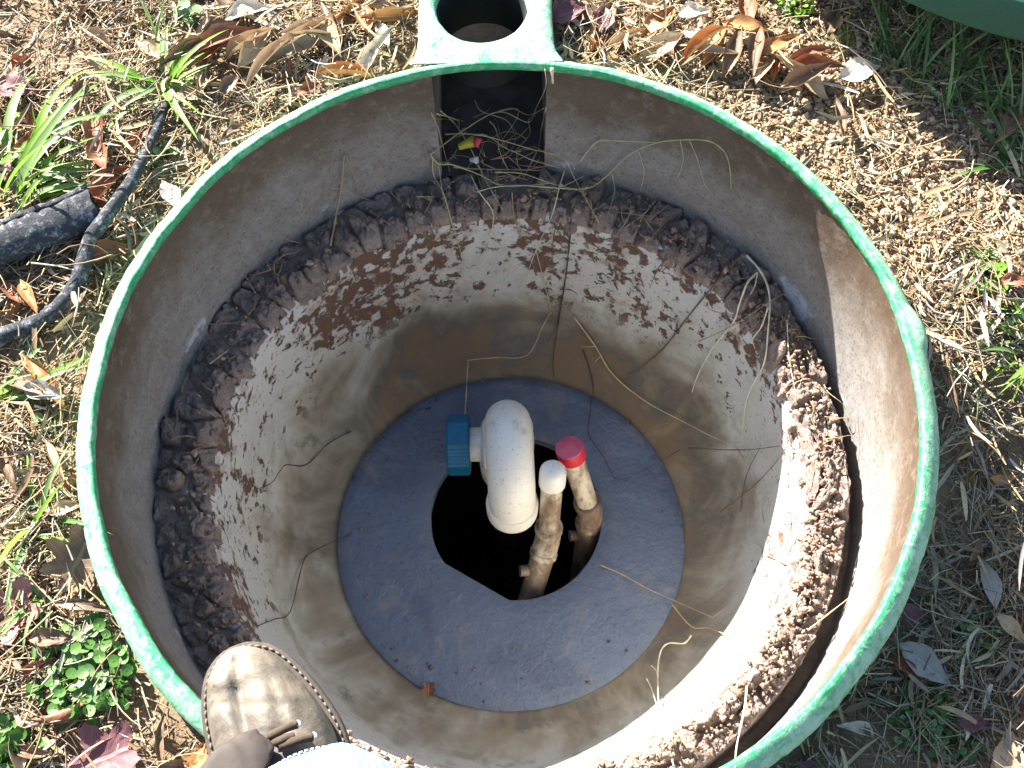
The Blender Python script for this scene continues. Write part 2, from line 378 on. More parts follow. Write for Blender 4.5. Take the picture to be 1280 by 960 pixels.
for i, (r, z) in enumerate(prof):
    for k in range(n):
        a = 2 * math.pi * k / n; c, s_ = math.cos(a), math.sin(a)
        d = .0013 * fr((c * 5, s_ * 5, 1), 3) + .0006 * fr((c * 40, s_ * 40, 2 + i), 3)
        bulge = .0055 * math.exp(-((a - .135) / .055) ** 2) * min(1, max(0, (r - .309) / .009)) if i > 4 else 0
        rr = r + d + bulge; zz = z + (.0008 * fr((c * 30, s_ * 30, 7 + i), 3) if i < 9 else 0) + bulge * .35
        v.append((rr * c, rr * s_, zz))
ang_of = lambda i: (2 * math.pi * (i % n) / n)
fr_ = [q for q in grid_faces(len(prof), n, False, True) if not (q[0] // n >= 8 and all(A1 - 2 * math.pi - .012 < ang_of(i) < A0 + .012 for i in q))]
par(link('rim', pyd(v, fr_), MR), riser)
# the port plate on the far side with its round hole, over a square box
hx, hy, hr = -.016, .3685, .0400; x0, x1, y0, y1 = -.0715, .0465, .306, .452
def rect_hit(a):
    c, s_ = math.cos(a), math.sin(a); t = 9
    for lim, comp, o in ((x0, c, hx), (x1, c, hx), (y0, s_, hy), (y1, s_, hy)):
        if abs(comp) > 1e-6:
            q = (lim - o) / comp
            if q > 0: t = min(t, q)
    return t
n = 160; v = []; rows = [('h', 1, -.016), ('h', 1, -.0015), ('h', 1.05, .0015), ('m', .35, .0022), ('m', .7, .0018), ('m', .94, .001), ('m', 1, -.003), ('m', 1, -.014)]
for kind, q, z in rows:
    for k in range(n):
        a = 2 * math.pi * k / n; c, s_ = math.cos(a), math.sin(a)
        rad = hr * q if kind == 'h' else hr * 1.05 + (rect_hit(a) - hr * 1.05) * q
        x, y = hx + rad * c, hy + rad * s_
        if kind == 'm' and q >= .94:      # rounded outline, the near end widening into the rim
            k2 = max(0, (.33 - y) / .024); x += math.copysign(.009 * k2 * k2, x - hx) * (1 if y < .335 else 0)
        zz = z + .0010 * fr((x * 40, y * 40, 5), 3)
        if y < .334: e_ = (.334 - y) / .028; zz = zz * (1 - e_) + (-.0016) * e_
        v.append((x + .0008 * fr((x * 60, y * 60, 1), 2), y, zz))
f = grid_faces(len(rows), n, False, True)
plate = par(link('port_plate', pyd(v, f), MR), riser)
v, f = lathe([(.0402, -.060), (.0402, -.006), (.0396, -.004), (.0382, -.006), (.0382, -.060)], 64, origin=(hx, hy, 0)); par(link('port_sun_block', pyd(v, f[:-2]), simple('port_shade_black', (.014, .016, .014), .8, .2)), riser)  # added tube that blocks sun through the hole; its near-black colour paints the shade
# box below the plate
bm = bmesh.new()
def slab(bm, a, b):
    g = bmesh.ops.create_cube(bm, size=1); 
    for vv in g['verts']: vv.co = Vector([(a[i] + b[i]) / 2 + vv.co[i] * (b[i] - a[i]) for i in range(3)])
slab(bm, (-.064, .300, -.24), (-.060, .436, -.006)); slab(bm, (.040, .3025, -.24), (.044, .436, -.006)); slab(bm, (-.060, .432, -.24), (.040, .436, -.006))
me = bpy.data.meshes.new('m'); bm.to_mesh(me); bm.free()
par(link('side_box', me, MW, None, False), riser)

# ------------------------------------------------------------------ coated bowl, plate, shaft
n = 288; P = catmull([Vector((r, 0, z)) for r, z in BOWL], 5); v = []
for p in P:
    for k in range(n):
        a = 2 * math.pi * k / n; c, s_ = math.cos(a), math.sin(a)
        d = .0022 * fr((c * 3, s_ * 3, p.z * 8), 3) * min(1, max(0, (p.x - .18) / .03)); r = p.x + d; v.append((r * c, r * s_, p.z + d * .5))
bowl = link('tank_neck', pyd(v, [q[::-1] for q in grid_faces(len(P), n, False, True)]), MB)
tag(bowl, 'off-white coated tank neck, stained and flaking, curving down inside the riser', 'tank neck')
# cover plate: hole is a round cut with one straight chord at the near left
hc = Vector((.0055, .0185)); HR = .0885
pA, pB = at(553, 702, -.358), at(649, 757, -.358); pA = Vector((pA.x, pA.y)); pB = Vector((pB.x, pB.y))
dn = (pB - pA).normalized(); nn_ = Vector((-dn.y, dn.x)); 
if nn_.dot(hc - pA) < 0: nn_ = -nn_
def hole_r(a):
    u = Vector((math.cos(a), math.sin(a))); t = HR * (1 + .006 * fr((u.x * 3, u.y * 3, 0), 2)); dd = u.dot(-nn_)
    if dd > 1e-4: t = min(t, (hc - pA).dot(nn_) / dd)
    return t
n = 240; v = []; rows = [(0, 0, -.372), (0, 0, -.3592), (0, .02, -.3582), (0, .3, -.358), (0, .6, -.358), (0, .85, -.358), (0, .985, -.3582), (0, 1, -.3592), (0, 1, -.372)]
for _, q, z in rows:
    for k in range(n):
        a = 2 * math.pi * k / n; h = hole_r(a); u = Vector((math.cos(a), math.sin(a)))
        b = hc + u * h; bb = hc.dot(u); t = -bb + math.sqrt(bb * bb - hc.dot(hc) + .1785 ** 2); e = hc + u * t
        p = b + (e - b) * q; v.append((p.x, p.y, z + (.0007 * fr((p.x * 25, p.y * 25, 0), 3) if .02 < q < .98 else 0)))
cover = link('cover_plate', sharp(pyd(v, grid_faces(len(rows), n, False, True)), 50), MP)
tag(cover, 'wet dark blue grey disc with an off-centre cut-out at the bottom of the tank', 'cover plate')
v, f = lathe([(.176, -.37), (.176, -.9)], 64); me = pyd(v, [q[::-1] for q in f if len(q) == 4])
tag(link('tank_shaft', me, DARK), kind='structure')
wm = M('dark_water', .06, .5); wm.color((.006, .006, .006)); wm.bump(wm.noise(18, 3), .15, .003)
me = pyd([(.2 * math.cos(2 * math.pi * k / 40), .2 * math.sin(2 * math.pi * k / 40), -.78) for k in range(40)], [tuple(range(40))]); tag(link('water', me, wm.m), kind='structure')

# ------------------------------------------------------------------ clay ring
clay = empty('clay_ring', (0, 0, -.16)); tag(clay, 'ring of cracked brown clay packed between the riser wall and the white neck', 'clay')
def gap(a):                                              # how far the clay has shrunk from the wall (right side)
    d = (a - math.radians(-25) + math.pi) % (2 * math.pi) - math.pi
    return .0125 * max(0, 1 - (abs(d) / math.radians(58)) ** 4)
n = 1100; m_ = 22; v = []
for j in range(m_):
    for k in range(n):
        a = 2 * math.pi * k / n; c, s_ = math.cos(a), math.sin(a); q = j / (m_ - 1); g = gap(a)
        ri = .2615 + .010 * fr((c * 11, s_ * 11, 0), 5, .6); r = ri + (.3065 - ri) * q
        z = -.1715 + .0085 * min(1, q * 4) + .004 * q + .004 * fr((r * c * 60, r * s_ * 60, 0), 4)
        if r > .304 - g and g > .001: z -= .045 * min(1, (r - .304 + g) / .004)
        if j == 0: z -= .008
        v.append((r * c, r * s_, z))
par(link('clay_bed', pyd(v, grid_faces(m_, n, False, True)), MC), clay)
# clay running back into the side box
v = []
for i in range(16):
    for j in range(20):
        x = -.0597 + .0994 * i / 15; y = .296 + .134 * j / 19; v.append((x, y, -.150 + .03 * j / 19 + .005 * fr((x * 50, y * 50, 2), 4)))
MUDM = simple('shade_dark_mud', (.045, .036, .03), .6, .4, .5, 90, .9)  # darker than the clay ring to paint in the shade inside the box
par(link('box_mud', pyd(v, grid_faces(16, 20)), MUDM), clay)
def voronoi(pts, lo, hi):
    out = []
    for i, p in enumerate(pts):
        poly = [Vector((p[0] - .05, lo)), Vector((p[0] + .05, lo)), Vector((p[0] + .05, hi)), Vector((p[0] - .05, hi))]
        for j, q in enumerate(pts):
            if i == j or abs(q[0] - p[0]) > .09: continue
            mid = Vector(((p[0] + q[0]) / 2, (p[1] + q[1]) / 2)); d = Vector((q[0] - p[0], q[1] - p[1])); new = []
            for k in range(len(poly)):
                a, b = poly[k], poly[(k + 1) % len(poly)]; da, db = (a - mid).dot(d), (b - mid).dot(d)
                if da <= 0: new.append(a)
                if (da < 0) != (db < 0) and abs(da - db) > 1e-12: new.append(a + (b - a) * (da / (da - db)))
            poly = new
            if len(poly) < 3: break
        if len(poly) >= 3: out.append((p, poly))
    return out
LEN = 2 * math.pi * .28; pts = []; t = 0
while t < LEN:
    rows_ = random.choice([1, 2, 2, 2, 3]); 
    for k in range(rows_): pts.append((t + random.uniform(-.006, .006), (k + .5 + random.uniform(-.25, .25)) / rows_ * .046))
    t += random.uniform(.015, .030)
def clod(poly, c0, seed, big):
    # perimeter resampled, then rings up to a rough crown
    per = []; L = [(poly[(k + 1) % len(poly)] - poly[k]).length for k in range(len(poly))]; tot = sum(L); np_ = 40
    k, acc = 0, 0
    for i in range(np_):
        d = tot * i / np_
        while acc + L[k] < d and k < len(poly) - 1: acc += L[k]; k += 1
        per.append(poly[k] + (poly[(k + 1) % len(poly)] - poly[k]) * ((d - acc) / max(L[k], 1e-9)))
    hgt = random.uniform(.009, .019) * big; tilt = Vector((random.uniform(-.25, .25), random.uniform(-.25, .25))); v = []
    LV = ((1.0, -.012), (1.0, hgt * .3), (.97, hgt * .6), (.92, hgt * .8), (.82, hgt * .93), (.68, hgt), (.52, hgt), (.36, hgt * 1.02), (.2, hgt * 1.02), (.07, hgt * 1.02))
    for q, z in LV:
        for p in per:
            e = c0 + (p - c0) * q; nz = .0048 * fr((e.x * 130, e.y * 130, seed), 6, .5) + .0035 * fr((e.x * 45, e.y * 45, seed + 20), 2) - .004 * max(0, fr((e.x * 60, e.y * 60, seed + 3), 4) - .15); jt = .0016 * fr((e.x * 150, e.y * 150, seed + 7 + z * 300), 4)
            a = e.x / .28; r = .259 + e.y + jt; 
            tp = min(1, max(0, (e.y + .004 * fr((e.x * 60, 3, 0), 3)) / .011)); tp = tp * tp * (3 - 2 * tp)
            zz = -.1685 + (z + nz + tilt.dot(e - c0) if z > 0 else z) * (.25 + .75 * tp) + .10 * max(0, e.y - .004) * .85
            rl = .304 - gap(a); r = min(r, .259 + (rl - .259) * (r - .259) / .045)
            v.append(Vector((r * math.cos(a) * 1.0, r * math.sin(a), zz)))
    cen = sum(v, Vector()) / len(v); cen.z = -.17
    f = grid_faces(10, np_, False, True); f.append(tuple(range(9 * np_, 10 * np_)))
    return [p - cen for p in v], f, cen
cells = voronoi(pts, 0, .046)
for i, (p, poly) in enumerate(cells):
    a = p[0] / .28
    if abs(((a - math.pi / 2 + math.pi) % (2 * math.pi)) - math.pi) < .1 and random.random() < .5: continue
    c0 = Vector(p); per_r = sum((q - c0).length for q in poly) / len(poly)
    poly = [c0 + (q - c0) * max(.3, 1 - random.uniform(.0014, .0032) / max((q - c0).length, .002)) for q in poly]
    v, f, cen = clod(poly, c0, i * 3.1, random.uniform(.75, 1.2))
    o = link('clod', pyd(v, f), MC); o.parent = clay; o.location = cen - Vector((0, 0, -.16))
def blob(r, seed, n=1, amp=.35):
    bm = bmesh.new(); bmesh.ops.create_icosphere(bm, subdivisions=n, radius=1)
    v = np.array([x.co * (1 + amp * fr(x.co * 1.6 + Vector((seed, 0, 0)), 3)) for x in bm.verts]); f = np.array([[q.index for q in x.verts] for x in bm.faces]); bm.free(); return v * r, f
BL = [blob(1, k * 5.3, 1, 1.3) for k in range(14)]; BL2 = [blob(1, k * 7.7, 2, 1.3) for k in range(14)]
def scatter_blobs(items, lib):                            # items: (x,y,z,r,color)
    V, F, C = [], [], []; off = 0
    for x, y, z, r, c in items:
        bv, bf = lib[random.randrange(len(lib))]; a = random.random() * 6.28; ca, sa = math.cos(a), math.sin(a)
        sx, sy, sz = r * random.uniform(.7, 1.3), r * random.uniform(.7, 1.3), r * random.uniform(.55, 1)
        q = bv * (sx, sy, sz); V.append(np.stack([q[:, 0] * ca - q[:, 1] * sa + x, q[:, 0] * sa + q[:, 1] * ca + y, q[:, 2] + z], 1))
        F.append(bf + off); off += len(bv); C.append(np.tile((*c, 1), (len(bv), 1)))
    return npmesh(np.concatenate(V), np.concatenate(F), np.concatenate(C), 3)
it = []
for k in range(1500):
    a = random.gauss(math.radians(-35), 1.0) if random.random() < .65 else random.uniform(0, 6.283); g = gap(a)
    r = random.triangular(.250, .303 - g, .268); zb = np.interp(r, [.25, .259, .266, .31], [-.23, -.168, -.150, -.146])
    if r < .258: continue
    c = random.choice([(.26, .18, .14), (.36, .25, .18), (.20, .145, .115), (.48, .35, .25)]); it.append((r * math.cos(a), r * math.sin(a), zb + random.uniform(-.002, .003), random.choice([.0006, .0008, .001, .0013, .0017, .0026]), c))
o = par(link('clay_crumbs', scatter_blobs(it, BL2), CRUMB, None, False), clay); o['kind'] = 'stuff'

# ------------------------------------------------------------------ plumbing
vent = empty('vent_pipe', (0, .080, -.55)); tag(vent, 'white plastic pipe with a return bend on top and a blue union on its side', 'pipe')
yf, yn, ap = .080, .003, -.204; tr_ = .0226; cr = (yf - yn) / 2; zs = ap - tr_ - cr
arc = [Vector((0, yf, zs - .012))] + [Vector((0, (yf + yn) / 2 + cr * math.cos(math.pi * k / 28), zs + cr * math.sin(math.pi * k / 28))) for k in range(29)] + [Vector((0, yn, zs - .012))]
for p in arc: p.x += .0010 - (p.y - .03) * .04
def P_(name, vf, m, parent, ang=40): return par(link(name, sharp(pyd(*vf), ang), m), parent)
P_('return_bend', tube(arc, tr_, 32), PVC, vent)
e = arc[-1]; P_('collar', lathe([(.0195, -.030), (.0195, -.0315), (.0236, -.0315), (.0252, -.030), (.0254, -.012), (.0245, -.0095), (.0225, -.0085)], 40, origin=(e.x, e.y, e.z + .016)), PVC, vent)
e = arc[0]; P_('collar', lathe([(.0236, -.034), (.0252, -.033), (.0254, -.010), (.0245, -.008), (.0222, -.007)], 40, origin=(e.x, e.y, e.z + .016)), PVC, vent)
P_('tee', lathe([(.024, -.075), (.0285, -.073), (.0288, -.05), (.026, -.047), (.026, -.012), (.0288, -.009), (.0285, .012), (.024, .014)], 40, origin=(e.x - .002, e.y, e.z - .030)), PVC, vent)
P_('lower_pipe', lathe([(.0205, -.78), (.0205, -.36)], 32, origin=(e.x, e.y, 0)), PIPE_C, vent)
zt = e.z - .030 - .004
P_('branch', lathe([(.0175, .018), (.0175, .046), (.0165, .047)], 32, axis=(-1, 0, 0), origin=(e.x, e.y, zt)), PVC2, vent)
P_('branch_ring', lathe([(.019, .012), (.025, .014), (.026, .024), (.022, .027)], 32, axis=(-1, 0, 0), origin=(e.x, e.y, zt)), PVC2, vent)
# blue union nut: eight flats, ribbed
nv = []; prof = [(.017, .0385), (.0300, .0385), (.0320, .0405), (.0320, .0600), (.0300, .0620), (.012, .0620)]; nn2 = 96
for r, z in prof:
    for k in range(nn2):
        a = 2 * math.pi * k / nn2; oct_ = math.cos(math.pi / 8) / math.cos(((a + math.pi / 8) % (math.pi / 4)) - math.pi / 8)
        rib = (-.0009 if (k % 4) < 2 else 0) if int((a + math.pi / 8) / (math.pi / 4)) % 2 else 0
        rr = r * (oct_ * .98 if r > .02 else 1) + (rib if r > .025 else 0); nv.append(Vector((rr * math.cos(a), rr * math.sin(a), z)))
q = Vector((-1, 0, 0)).to_track_quat('Z', 'Y').to_matrix(); nv = [q @ p + Vector((e.x, e.y, zt)) for p in nv]
f = grid_faces(len(prof), nn2, False, True) + [tuple(range(5 * nn2, 6 * nn2)), tuple(range(nn2))[::-1]]
P_('union_nut', (nv, f), BLUE, vent, 20)
def capped(name, label, top, elbow, low, caps, mats, r=.0105):
    t = empty(name, low); tag(t, label, 'pipe'); top, elbow, low = Vector(top), Vector(elbow), Vector(low); d = (top - elbow).normalized(); d2 = (low - elbow).normalized()
    P_('pipe', tube([elbow, top], r, 24), mats[0], t)
    P_('elbow', tube(catmull([elbow + d * .020, elbow + d * .005, elbow + d2 * .005, elbow + d2 * .022], 5), r * 1.22, 24), mats[1], t)
    P_('socket_ring', lathe([(r * 1.2, 0), (r * 1.34, .001), (r * 1.34, .006), (r * 1.2, .007)], 28, axis=d, origin=elbow + d * .014), mats[1], t)
    P_('socket_ring', lathe([(r * 1.2, 0), (r * 1.34, .001), (r * 1.34, .006), (r * 1.2, .007)], 28, axis=d2, origin=elbow + d2 * .016), mats[1], t)
    P_('lower_pipe', tube([elbow + d2 * .01, low], r * 1.16, 24), mats[2], t)
    s_ = elbow + d2 * .040; P_('side_stub', tube([s_, s_ + Vector((-.019, -.002, .004))], r * .55, 16), mats[2], t)
    for nm, prof, mm in caps: P_(nm, lathe(prof, 40, axis=d, origin=top), mm, t, 50)
    return t
tw = at(691, 592, -.232); ew = at(685, 672, -.338)
capped('capped_pipe', 'thin stained pipe with a white domed cap right of the white return bend', tw, ew, at(652, 785, -.425),
       [('end_cap', [(.0112, -.016), (.0128, -.0155), (.0128, .001), (.0122, .005), (.0095, .0085), (.005, .0105), (.0008, .011)], PVC2)], (PIPE_A, PIPE_A, PIPE_C), .0106)
tr2 = at(712, 561, -.243); er = at(738, 640, -.350)
capped('capped_pipe', 'thin pale pipe leaning right with a red flat cap', tr2, er, at(724, 745, -.50),
       [('cap_skirt', [(.0118, -.014), (.0136, -.0136), (.0139, .0008), (.0136, .0016)], RED), ('cap_top', [(.0136, .0014), (.0134, .0022), (.0125, .0028), (.0008, .0028)], PINK)], (PIPE_B, PIPE_C, PIPE_C), .0108)

# wire connectors on the mud inside the side box
def connector(px, py, z, c, label, rad=.0048, L=.014, ax=(1, .2, .15)):
    p = at(px, py, z); m = simple('plastic_connector', c, .5, .4, .25, 200)
    v, f = lathe([(rad * .45, 0), (rad * .6, L * .1), (rad * .85, L * .6), (rad, L * .8), (rad, L), (rad * .7, L * 1.01)], 14, axis=ax, origin=p)
    tag(link('wire_connector', pyd(v, f), m), label, 'connector', 'wire connectors in the side box')
connector(573, 184, -.118, (.42, .34, .03), 'yellow wire connector lying in the dark side box', .0055, .017, (1, .3, .2))
connector(595, 184, -.112, (.45, .03, .05), 'small red wire connector beside the yellow one', .0042, .009, (.3, .8, .6))
connector(588, 200, -.125, (.55, .58, .58), 'small white wire connector below the yellow one', .0033, .008, (.6, -.3, .4))

# ------------------------------------------------------------------ lid, sleeve, cable
lid = empty('riser_lid', (.528, .583, -.03)); tag(lid, 'dark green domed lid lying upside down on the grass at the top right', 'lid')
LC = Vector((.528, .583, 0)); 
P_('rim', lathe([(.300, .046), (.326, .047), (.3295, .051), (.330, .078), (.327, .086), (.320, .089), (.312, .086), (.310, .06)], 96, origin=LC), LIDM, lid)
P_('dome', lathe([(.0008, -.030), (.08, -.029), (.16, -.020), (.24, .003), (.29, .030), (.309, .058), (.306, .064), (.27, .040), (.16, -.010), (.0008, -.020)], 96, origin=LC), LIDM, lid)
def sweep_flat(P, hw, hh, n=20, jit=.0012):
    P = catmull(P, 6); P, T, _ = frames(P); v = []
    for i, (p, t) in enumerate(zip(P, T)):
        side = t.cross(Vector((0, 0, 1))).normalized(); up = side.cross(t)
        for k in range(n):
            a = 2 * math.pi * k / n; c, s_ = math.cos(a), math.sin(a); ww = np.interp(i / (len(P) - 1), np.linspace(0, 1, len(hw)), hw) if hasattr(hw, '__len__') else hw
            q = p + side * (math.copysign(abs(c) ** .7, c) * ww) + up * (math.copysign(abs(s_) ** .7, s_) * hh); v.append(q + Vector((1, 1, 1)) * jit * fr(q * 160, 4))
    f = grid_faces(len(P), n, False, True) + [tuple(range(n))[::-1], tuple(range((len(P) - 1) * n, len(P) * n))]; return v, f
sl = catmull([at(*p, -.012) for p in ((-70, 332), (-20, 312), (30, 293), (72, 277), (105, 262), (119, 256))], 9); P, T, _ = frames(sl); v = []
for p, t in zip(P, T):                                    # a split tube: C section, slit facing up and away from the rim
    side = t.cross(Vector((0, 0, 1))).normalized(); up = side.cross(t); ro, ri, op = .0175, .0115, .42
    for rr_, rng_ in ((ro, range(25)), (ri, range(24, -1, -1))):
        for k in rng_:
            a = 2.25 + op + (2 * math.pi - 2 * op) * k / 24; q = p + side * (math.cos(a) * rr_ * 1.12) + up * (math.sin(a) * rr_ * .85); v.append(q + Vector((1, 1, 1)) * .0016 * fr(q * 120, 4))
f = grid_faces(len(P), 50, False, True) + [(k, k + 1, 48 - k, 49 - k) for k in range(24)] + [tuple((len(P) - 1) * 50 + i for i in (49 - k, 48 - k, k + 1, k)) for k in range(24)]
tag(link('foam_sleeve', pyd(v, f), FOAM), 'thick frayed charcoal foam sleeve split along its length, left of the rim', 'foam sleeve')
cb = [at(*p) for p in ((212, 112, -.03), (203, 142, -.022), (188, 178, -.017), (163, 228, -.012), (133, 270, -.008), (113, 300, -.010), (104, 330, -.014), (94, 358, -.018), (70, 387, -.021), (38, 407, -.022), (0, 420, -.022), (-60, 432, -.024))]
cb = catmull(cb, 6); rr = [np.interp(i / len(cb), [0, .1, .35, .5, 1], [.0028, .0038, .0058, .0062, .0070]) for i in range(len(cb))]
v, f = tube(cb, rr, 14, True, .0009); tag(link('cable', pyd(v, f), FOAM), 'thin frayed black cable curving past the rim at the upper left', 'cable')

# ------------------------------------------------------------------ person: left boot and trouser leg at the near rim
person = empty('person', (-.13, -.30, 0)); tag(person, 'person in a muddy tan leather boot and faded blue jeans standing on the rim', 'person')
Z0 = .024
left = [(307, 801.5), (290, 807), (275, 816), (263, 830), (255, 846), (250.5, 871), (251, 893), (254, 916), (264, 960)]
right = [(307, 801.5), (324, 801.5), (340, 805), (354, 813), (366, 823), (389, 846), (411, 875), (427, 902), (436, 927)]
Lw = [at(*p, Z0) for p in left] + [Vector((-.172, -.300, Z0)), Vector((-.158, -.345, Z0)), Vector((-.147, -.39, Z0)), Vector((-.140, -.425, Z0)), Vector((-.122, -.447, Z0)), Vector((-.098, -.452, Z0))]
Rw = [at(*p, Z0) for p in right] + [Vector((-.096, -.276, Z0)), Vector((-.088, -.312, Z0)), Vector((-.079, -.35, Z0)), Vector((-.070, -.395, Z0)), Vector((-.072, -.43, Z0)), Vector((-.098, -.452, Z0))]
def resample(P, k):
    P = catmull(P, 6); d = [0]
    for a, b in zip(P, P[1:]): d.append(d[-1] + (b - a).length)
    out = []
    for i in range(k):
        t = d[-1] * i / (k - 1); j = min(max(np.searchsorted(d, t) - 1, 0), len(P) - 2); u = (t - d[j]) / max(d[j + 1] - d[j], 1e-9); out.append(P[j].lerp(P[j + 1], u))
    return out
NS = 60; Lr, Rr = resample(Lw, NS), resample(Rw, NS)
outline = Lr[::-1] + Rr[1:-1]
def ring_mesh(outl, levels):                              # levels: (inset, z)
    c = sum(outl, Vector()) / len(outl); v = []; m = len(outl)
    T = [(outl[(i + 1) % m] - outl[i - 1]).normalized() for i in range(m)]
    for ins, z in levels:
        for p, t in zip(outl, T):
            nrm = Vector((t.y, -t.x, 0)); 
            if nrm.dot(p - c) < 0: nrm = -nrm
            q = p - nrm * ins; v.append(Vector((q.x, q.y, z)))
    f = grid_faces(len(levels), m, False, True) + [tuple(range(m))[::-1], tuple(range((len(levels) - 1) * m, len(levels) * m))]; return v, f
boot = par(empty('boot'), person); boot['label'] = 'muddy tan leather work boot'
def sub(name, me, m, parent):
    o = link(name, me, m); o.parent = parent; o.matrix_parent_inverse = Matrix.Identity(4); return o
person_inv = person.location
bl = lambda v: [Vector(p) for p in v]
v, f = ring_mesh(outline, [(.003, .001), (.001, .003), (.0005, .015), (-.0003, .0165), (0, .0225), (.0012, .0240), (.006, .0243)])
sub('sole', sharp(pyd(bl(v), f), 60), SOLE, boot)
# stitches along the welt
bmv, bmf = [], []
pts_ = catmull(outline[20:100], 3)
acc = 0; k = 0; last = pts_[0]; cen = sum(outline, Vector()) / len(outline)
for a, b in zip(pts_, pts_[1:]):
    acc += (b - a).length
    if acc > .0042:
        acc = 0; t = (b - a).normalized(); nrm = Vector((t.y, -t.x, 0)); nrm = -nrm if nrm.dot(a - cen) < 0 else nrm; p = a - nrm * .0032 + Vector((0, 0, .0245 - Z0))
        tv, tf = tube([p - t * .0013, p - t * .0007 + Vector((0, 0, .0006)), p + t * .0007 + Vector((0, 0, .0006)), p + t * .0013], .00062, 6); o0 = len(bmv); bmv += tv; bmf += [tuple(i + o0 for i in q) for q in tf]
sub('stitching', pyd(bl(bmv), bmf), STITCH, boot)
# upper: sections across the foot from toe to heel
def boot_h(s):   # height of the vamp along the length 0 toe .. 1 heel
    return float(np.interp(s, [0, .004, .012, .025, .05, .12, .22, .34, .45, .55, .7, .9, .97, 1], [.0235, .031, .037, .042, .047, .054, .060, .067, .082, .105, .125, .125, .10, .06]))
def inset2(P, d):
    out = []
    for i in range(len(P)):
        t = (P[min(i + 1, len(P) - 1)] - P[max(i - 1, 0)]).normalized(); nrm = Vector((t.y, -t.x, 0)); nrm = nrm if nrm.dot(cen - P[i]) > 0 else -nrm
        if i == 0: nrm = (Vector(((Lr[12] + Rr[12]) / 2).to_tuple()) - P[0]).normalized()
        out.append(P[i] + nrm * d)
    return out
Li, Ri = inset2(Lr, .0062), inset2(Rr, .0062)
v = []; ns, nc = 90, 40
for i in range(ns):
    s2 = (i / (ns - 1)) ** 1.5
    idx = s2 * (NS - 1); j = min(int(idx), NS - 2); u = idx - j; a = Li[j].lerp(Li[j + 1], u); b = Ri[j].lerp(Ri[j + 1], u)
    mid = (a + b) / 2; half = (b - a) / 2; mid2 = mid.copy()
    H = boot_h(s2)
    for k in range(nc):
        t = math.pi * k / (nc - 1); c, z = -math.cos(t), math.sin(t); c2 = math.copysign(abs(c) ** .75, c); z2 = abs(z) ** .72
        p = mid2 + half * c2; p.z = Z0 - .002 + (H - Z0 + .002) * z2
        env = math.sin(t) ** .5
        dent = .0062 * math.exp(-((c + .10 + (s2 - .17) * .9) / .10) ** 2 - ((s2 - .18) / .12) ** 2) + .003 * math.exp(-((c - .35 + (s2 - .2) * 1.5) / .08) ** 2 - ((s2 - .25) / .08) ** 2)
        wr = 0 if not i else .0034 * fr((p.x * 32, p.y * 55, 4), 4) + (.0016 * math.sin(s2 * 210 + 3 * c) * math.exp(-((s2 - .36) / .06) ** 2) if .2 < s2 < .5 else 0)
        p.z += (wr - dent) * env; v.append(p)
f = grid_faces(ns, nc)
sub('upper', pyd(bl(v), f), BOOT, boot)
# tongue, laces and eyelets at the instep
def up_at(px, py): 
    z = .09
    for _ in range(12):
        q = at(px, py, z); s2 = min(range(NS), key=lambda i: ((Lr[i] + Rr[i]) / 2 - Vector((q.x, q.y, Z0))).length) / (NS - 1); z = z * .5 + .5 * (boot_h(s2) + .001)
    return at(px, py, z)
tg = [up_at(332, 926) + Vector((0, 0, .004)), up_at(318, 942) + Vector((0, 0, .008)), up_at(300, 965) + Vector((0, 0, .012)), up_at(285, 990) + Vector((0, 0, .016))]
v, f = sweep_flat(tg, [.008, .0135, .017, .018], .0045, 20, .0009); sub('tongue', pyd(bl(v), f), TONGUE, boot)
for a_, b_ in (((338, 922), (372, 906)), ((352, 934), (392, 922)), ((345, 930), (368, 922))):
    p, q = up_at(*a_), up_at(*b_); md = (p + q) / 2 + Vector((0, 0, .006)); v, f = tube(catmull([p + Vector((0, 0, .004)), md, q + Vector((0, 0, .003))], 6), .0026, 10, True, .0004); sub('lace', pyd(bl(v), f), LACE, boot)
EYE = simple('bright_eyelet', (.75, .73, .68), .3, .6, .1)
for p in ((371, 908), (391, 923)):
    q = up_at(*p) + Vector((.001, .001, .0035)); v, f = lathe([(.0010, 0), (.0017, .0004), (.0020, .0008), (.0017, .0012), (.0010, .0010)], 14, axis=(.3, .3, 1), origin=q); sub('eyelet', pyd(bl(v), f), EYE, boot)
# seam running back from the welt
sm = [up_at(378, 885) , up_at(395, 903), up_at(410, 918), up_at(425, 935)]
for d in ():
    v, f = tube(catmull([p + Vector((d, -d, .0005)) for p in sm], 5), .0007, 6); sub('seam', pyd(bl(v), f), STITCH, boot)
# trouser leg
def leg_ring(c, rx, ry, k, n=56, fold=.004):
    return [Vector((c[0] + (rx + fold * math.sin(5 * a + k * .9) * .6 + fold * fr((math.cos(a) * 2, math.sin(a) * 2, k * .35), 3)) * math.cos(a), c[1] + (ry + fold * fr((math.cos(a) * 2, math.sin(a) * 2, 9 + k * .35), 3)) * math.sin(a), c[2] + .004 * fr((math.cos(a), math.sin(a), k), 2))) for a in [2 * math.pi * i / n for i in range(n)]]
JC = Vector((-.098, -.340, .105))
spec_ = [(-.004, .0, .046, .056), (-.012, 0, .055, .066), (.0, 0, .058, .069), (.012, 0, .058, .069), (.016, -.004, .055, .066), (.05, -.018, .058, .067), (.10, -.038, .061, .070), (.17, -.07, .066, .074), (.25, -.105, .072, .078), (.32, -.14, .078, .082), (.37, -.18, .083, .083), (.40, -.23, .085, .085), (.41, -.30, .09, .085), (.40, -.40, .095, .09)]
v = []; C0 = JC
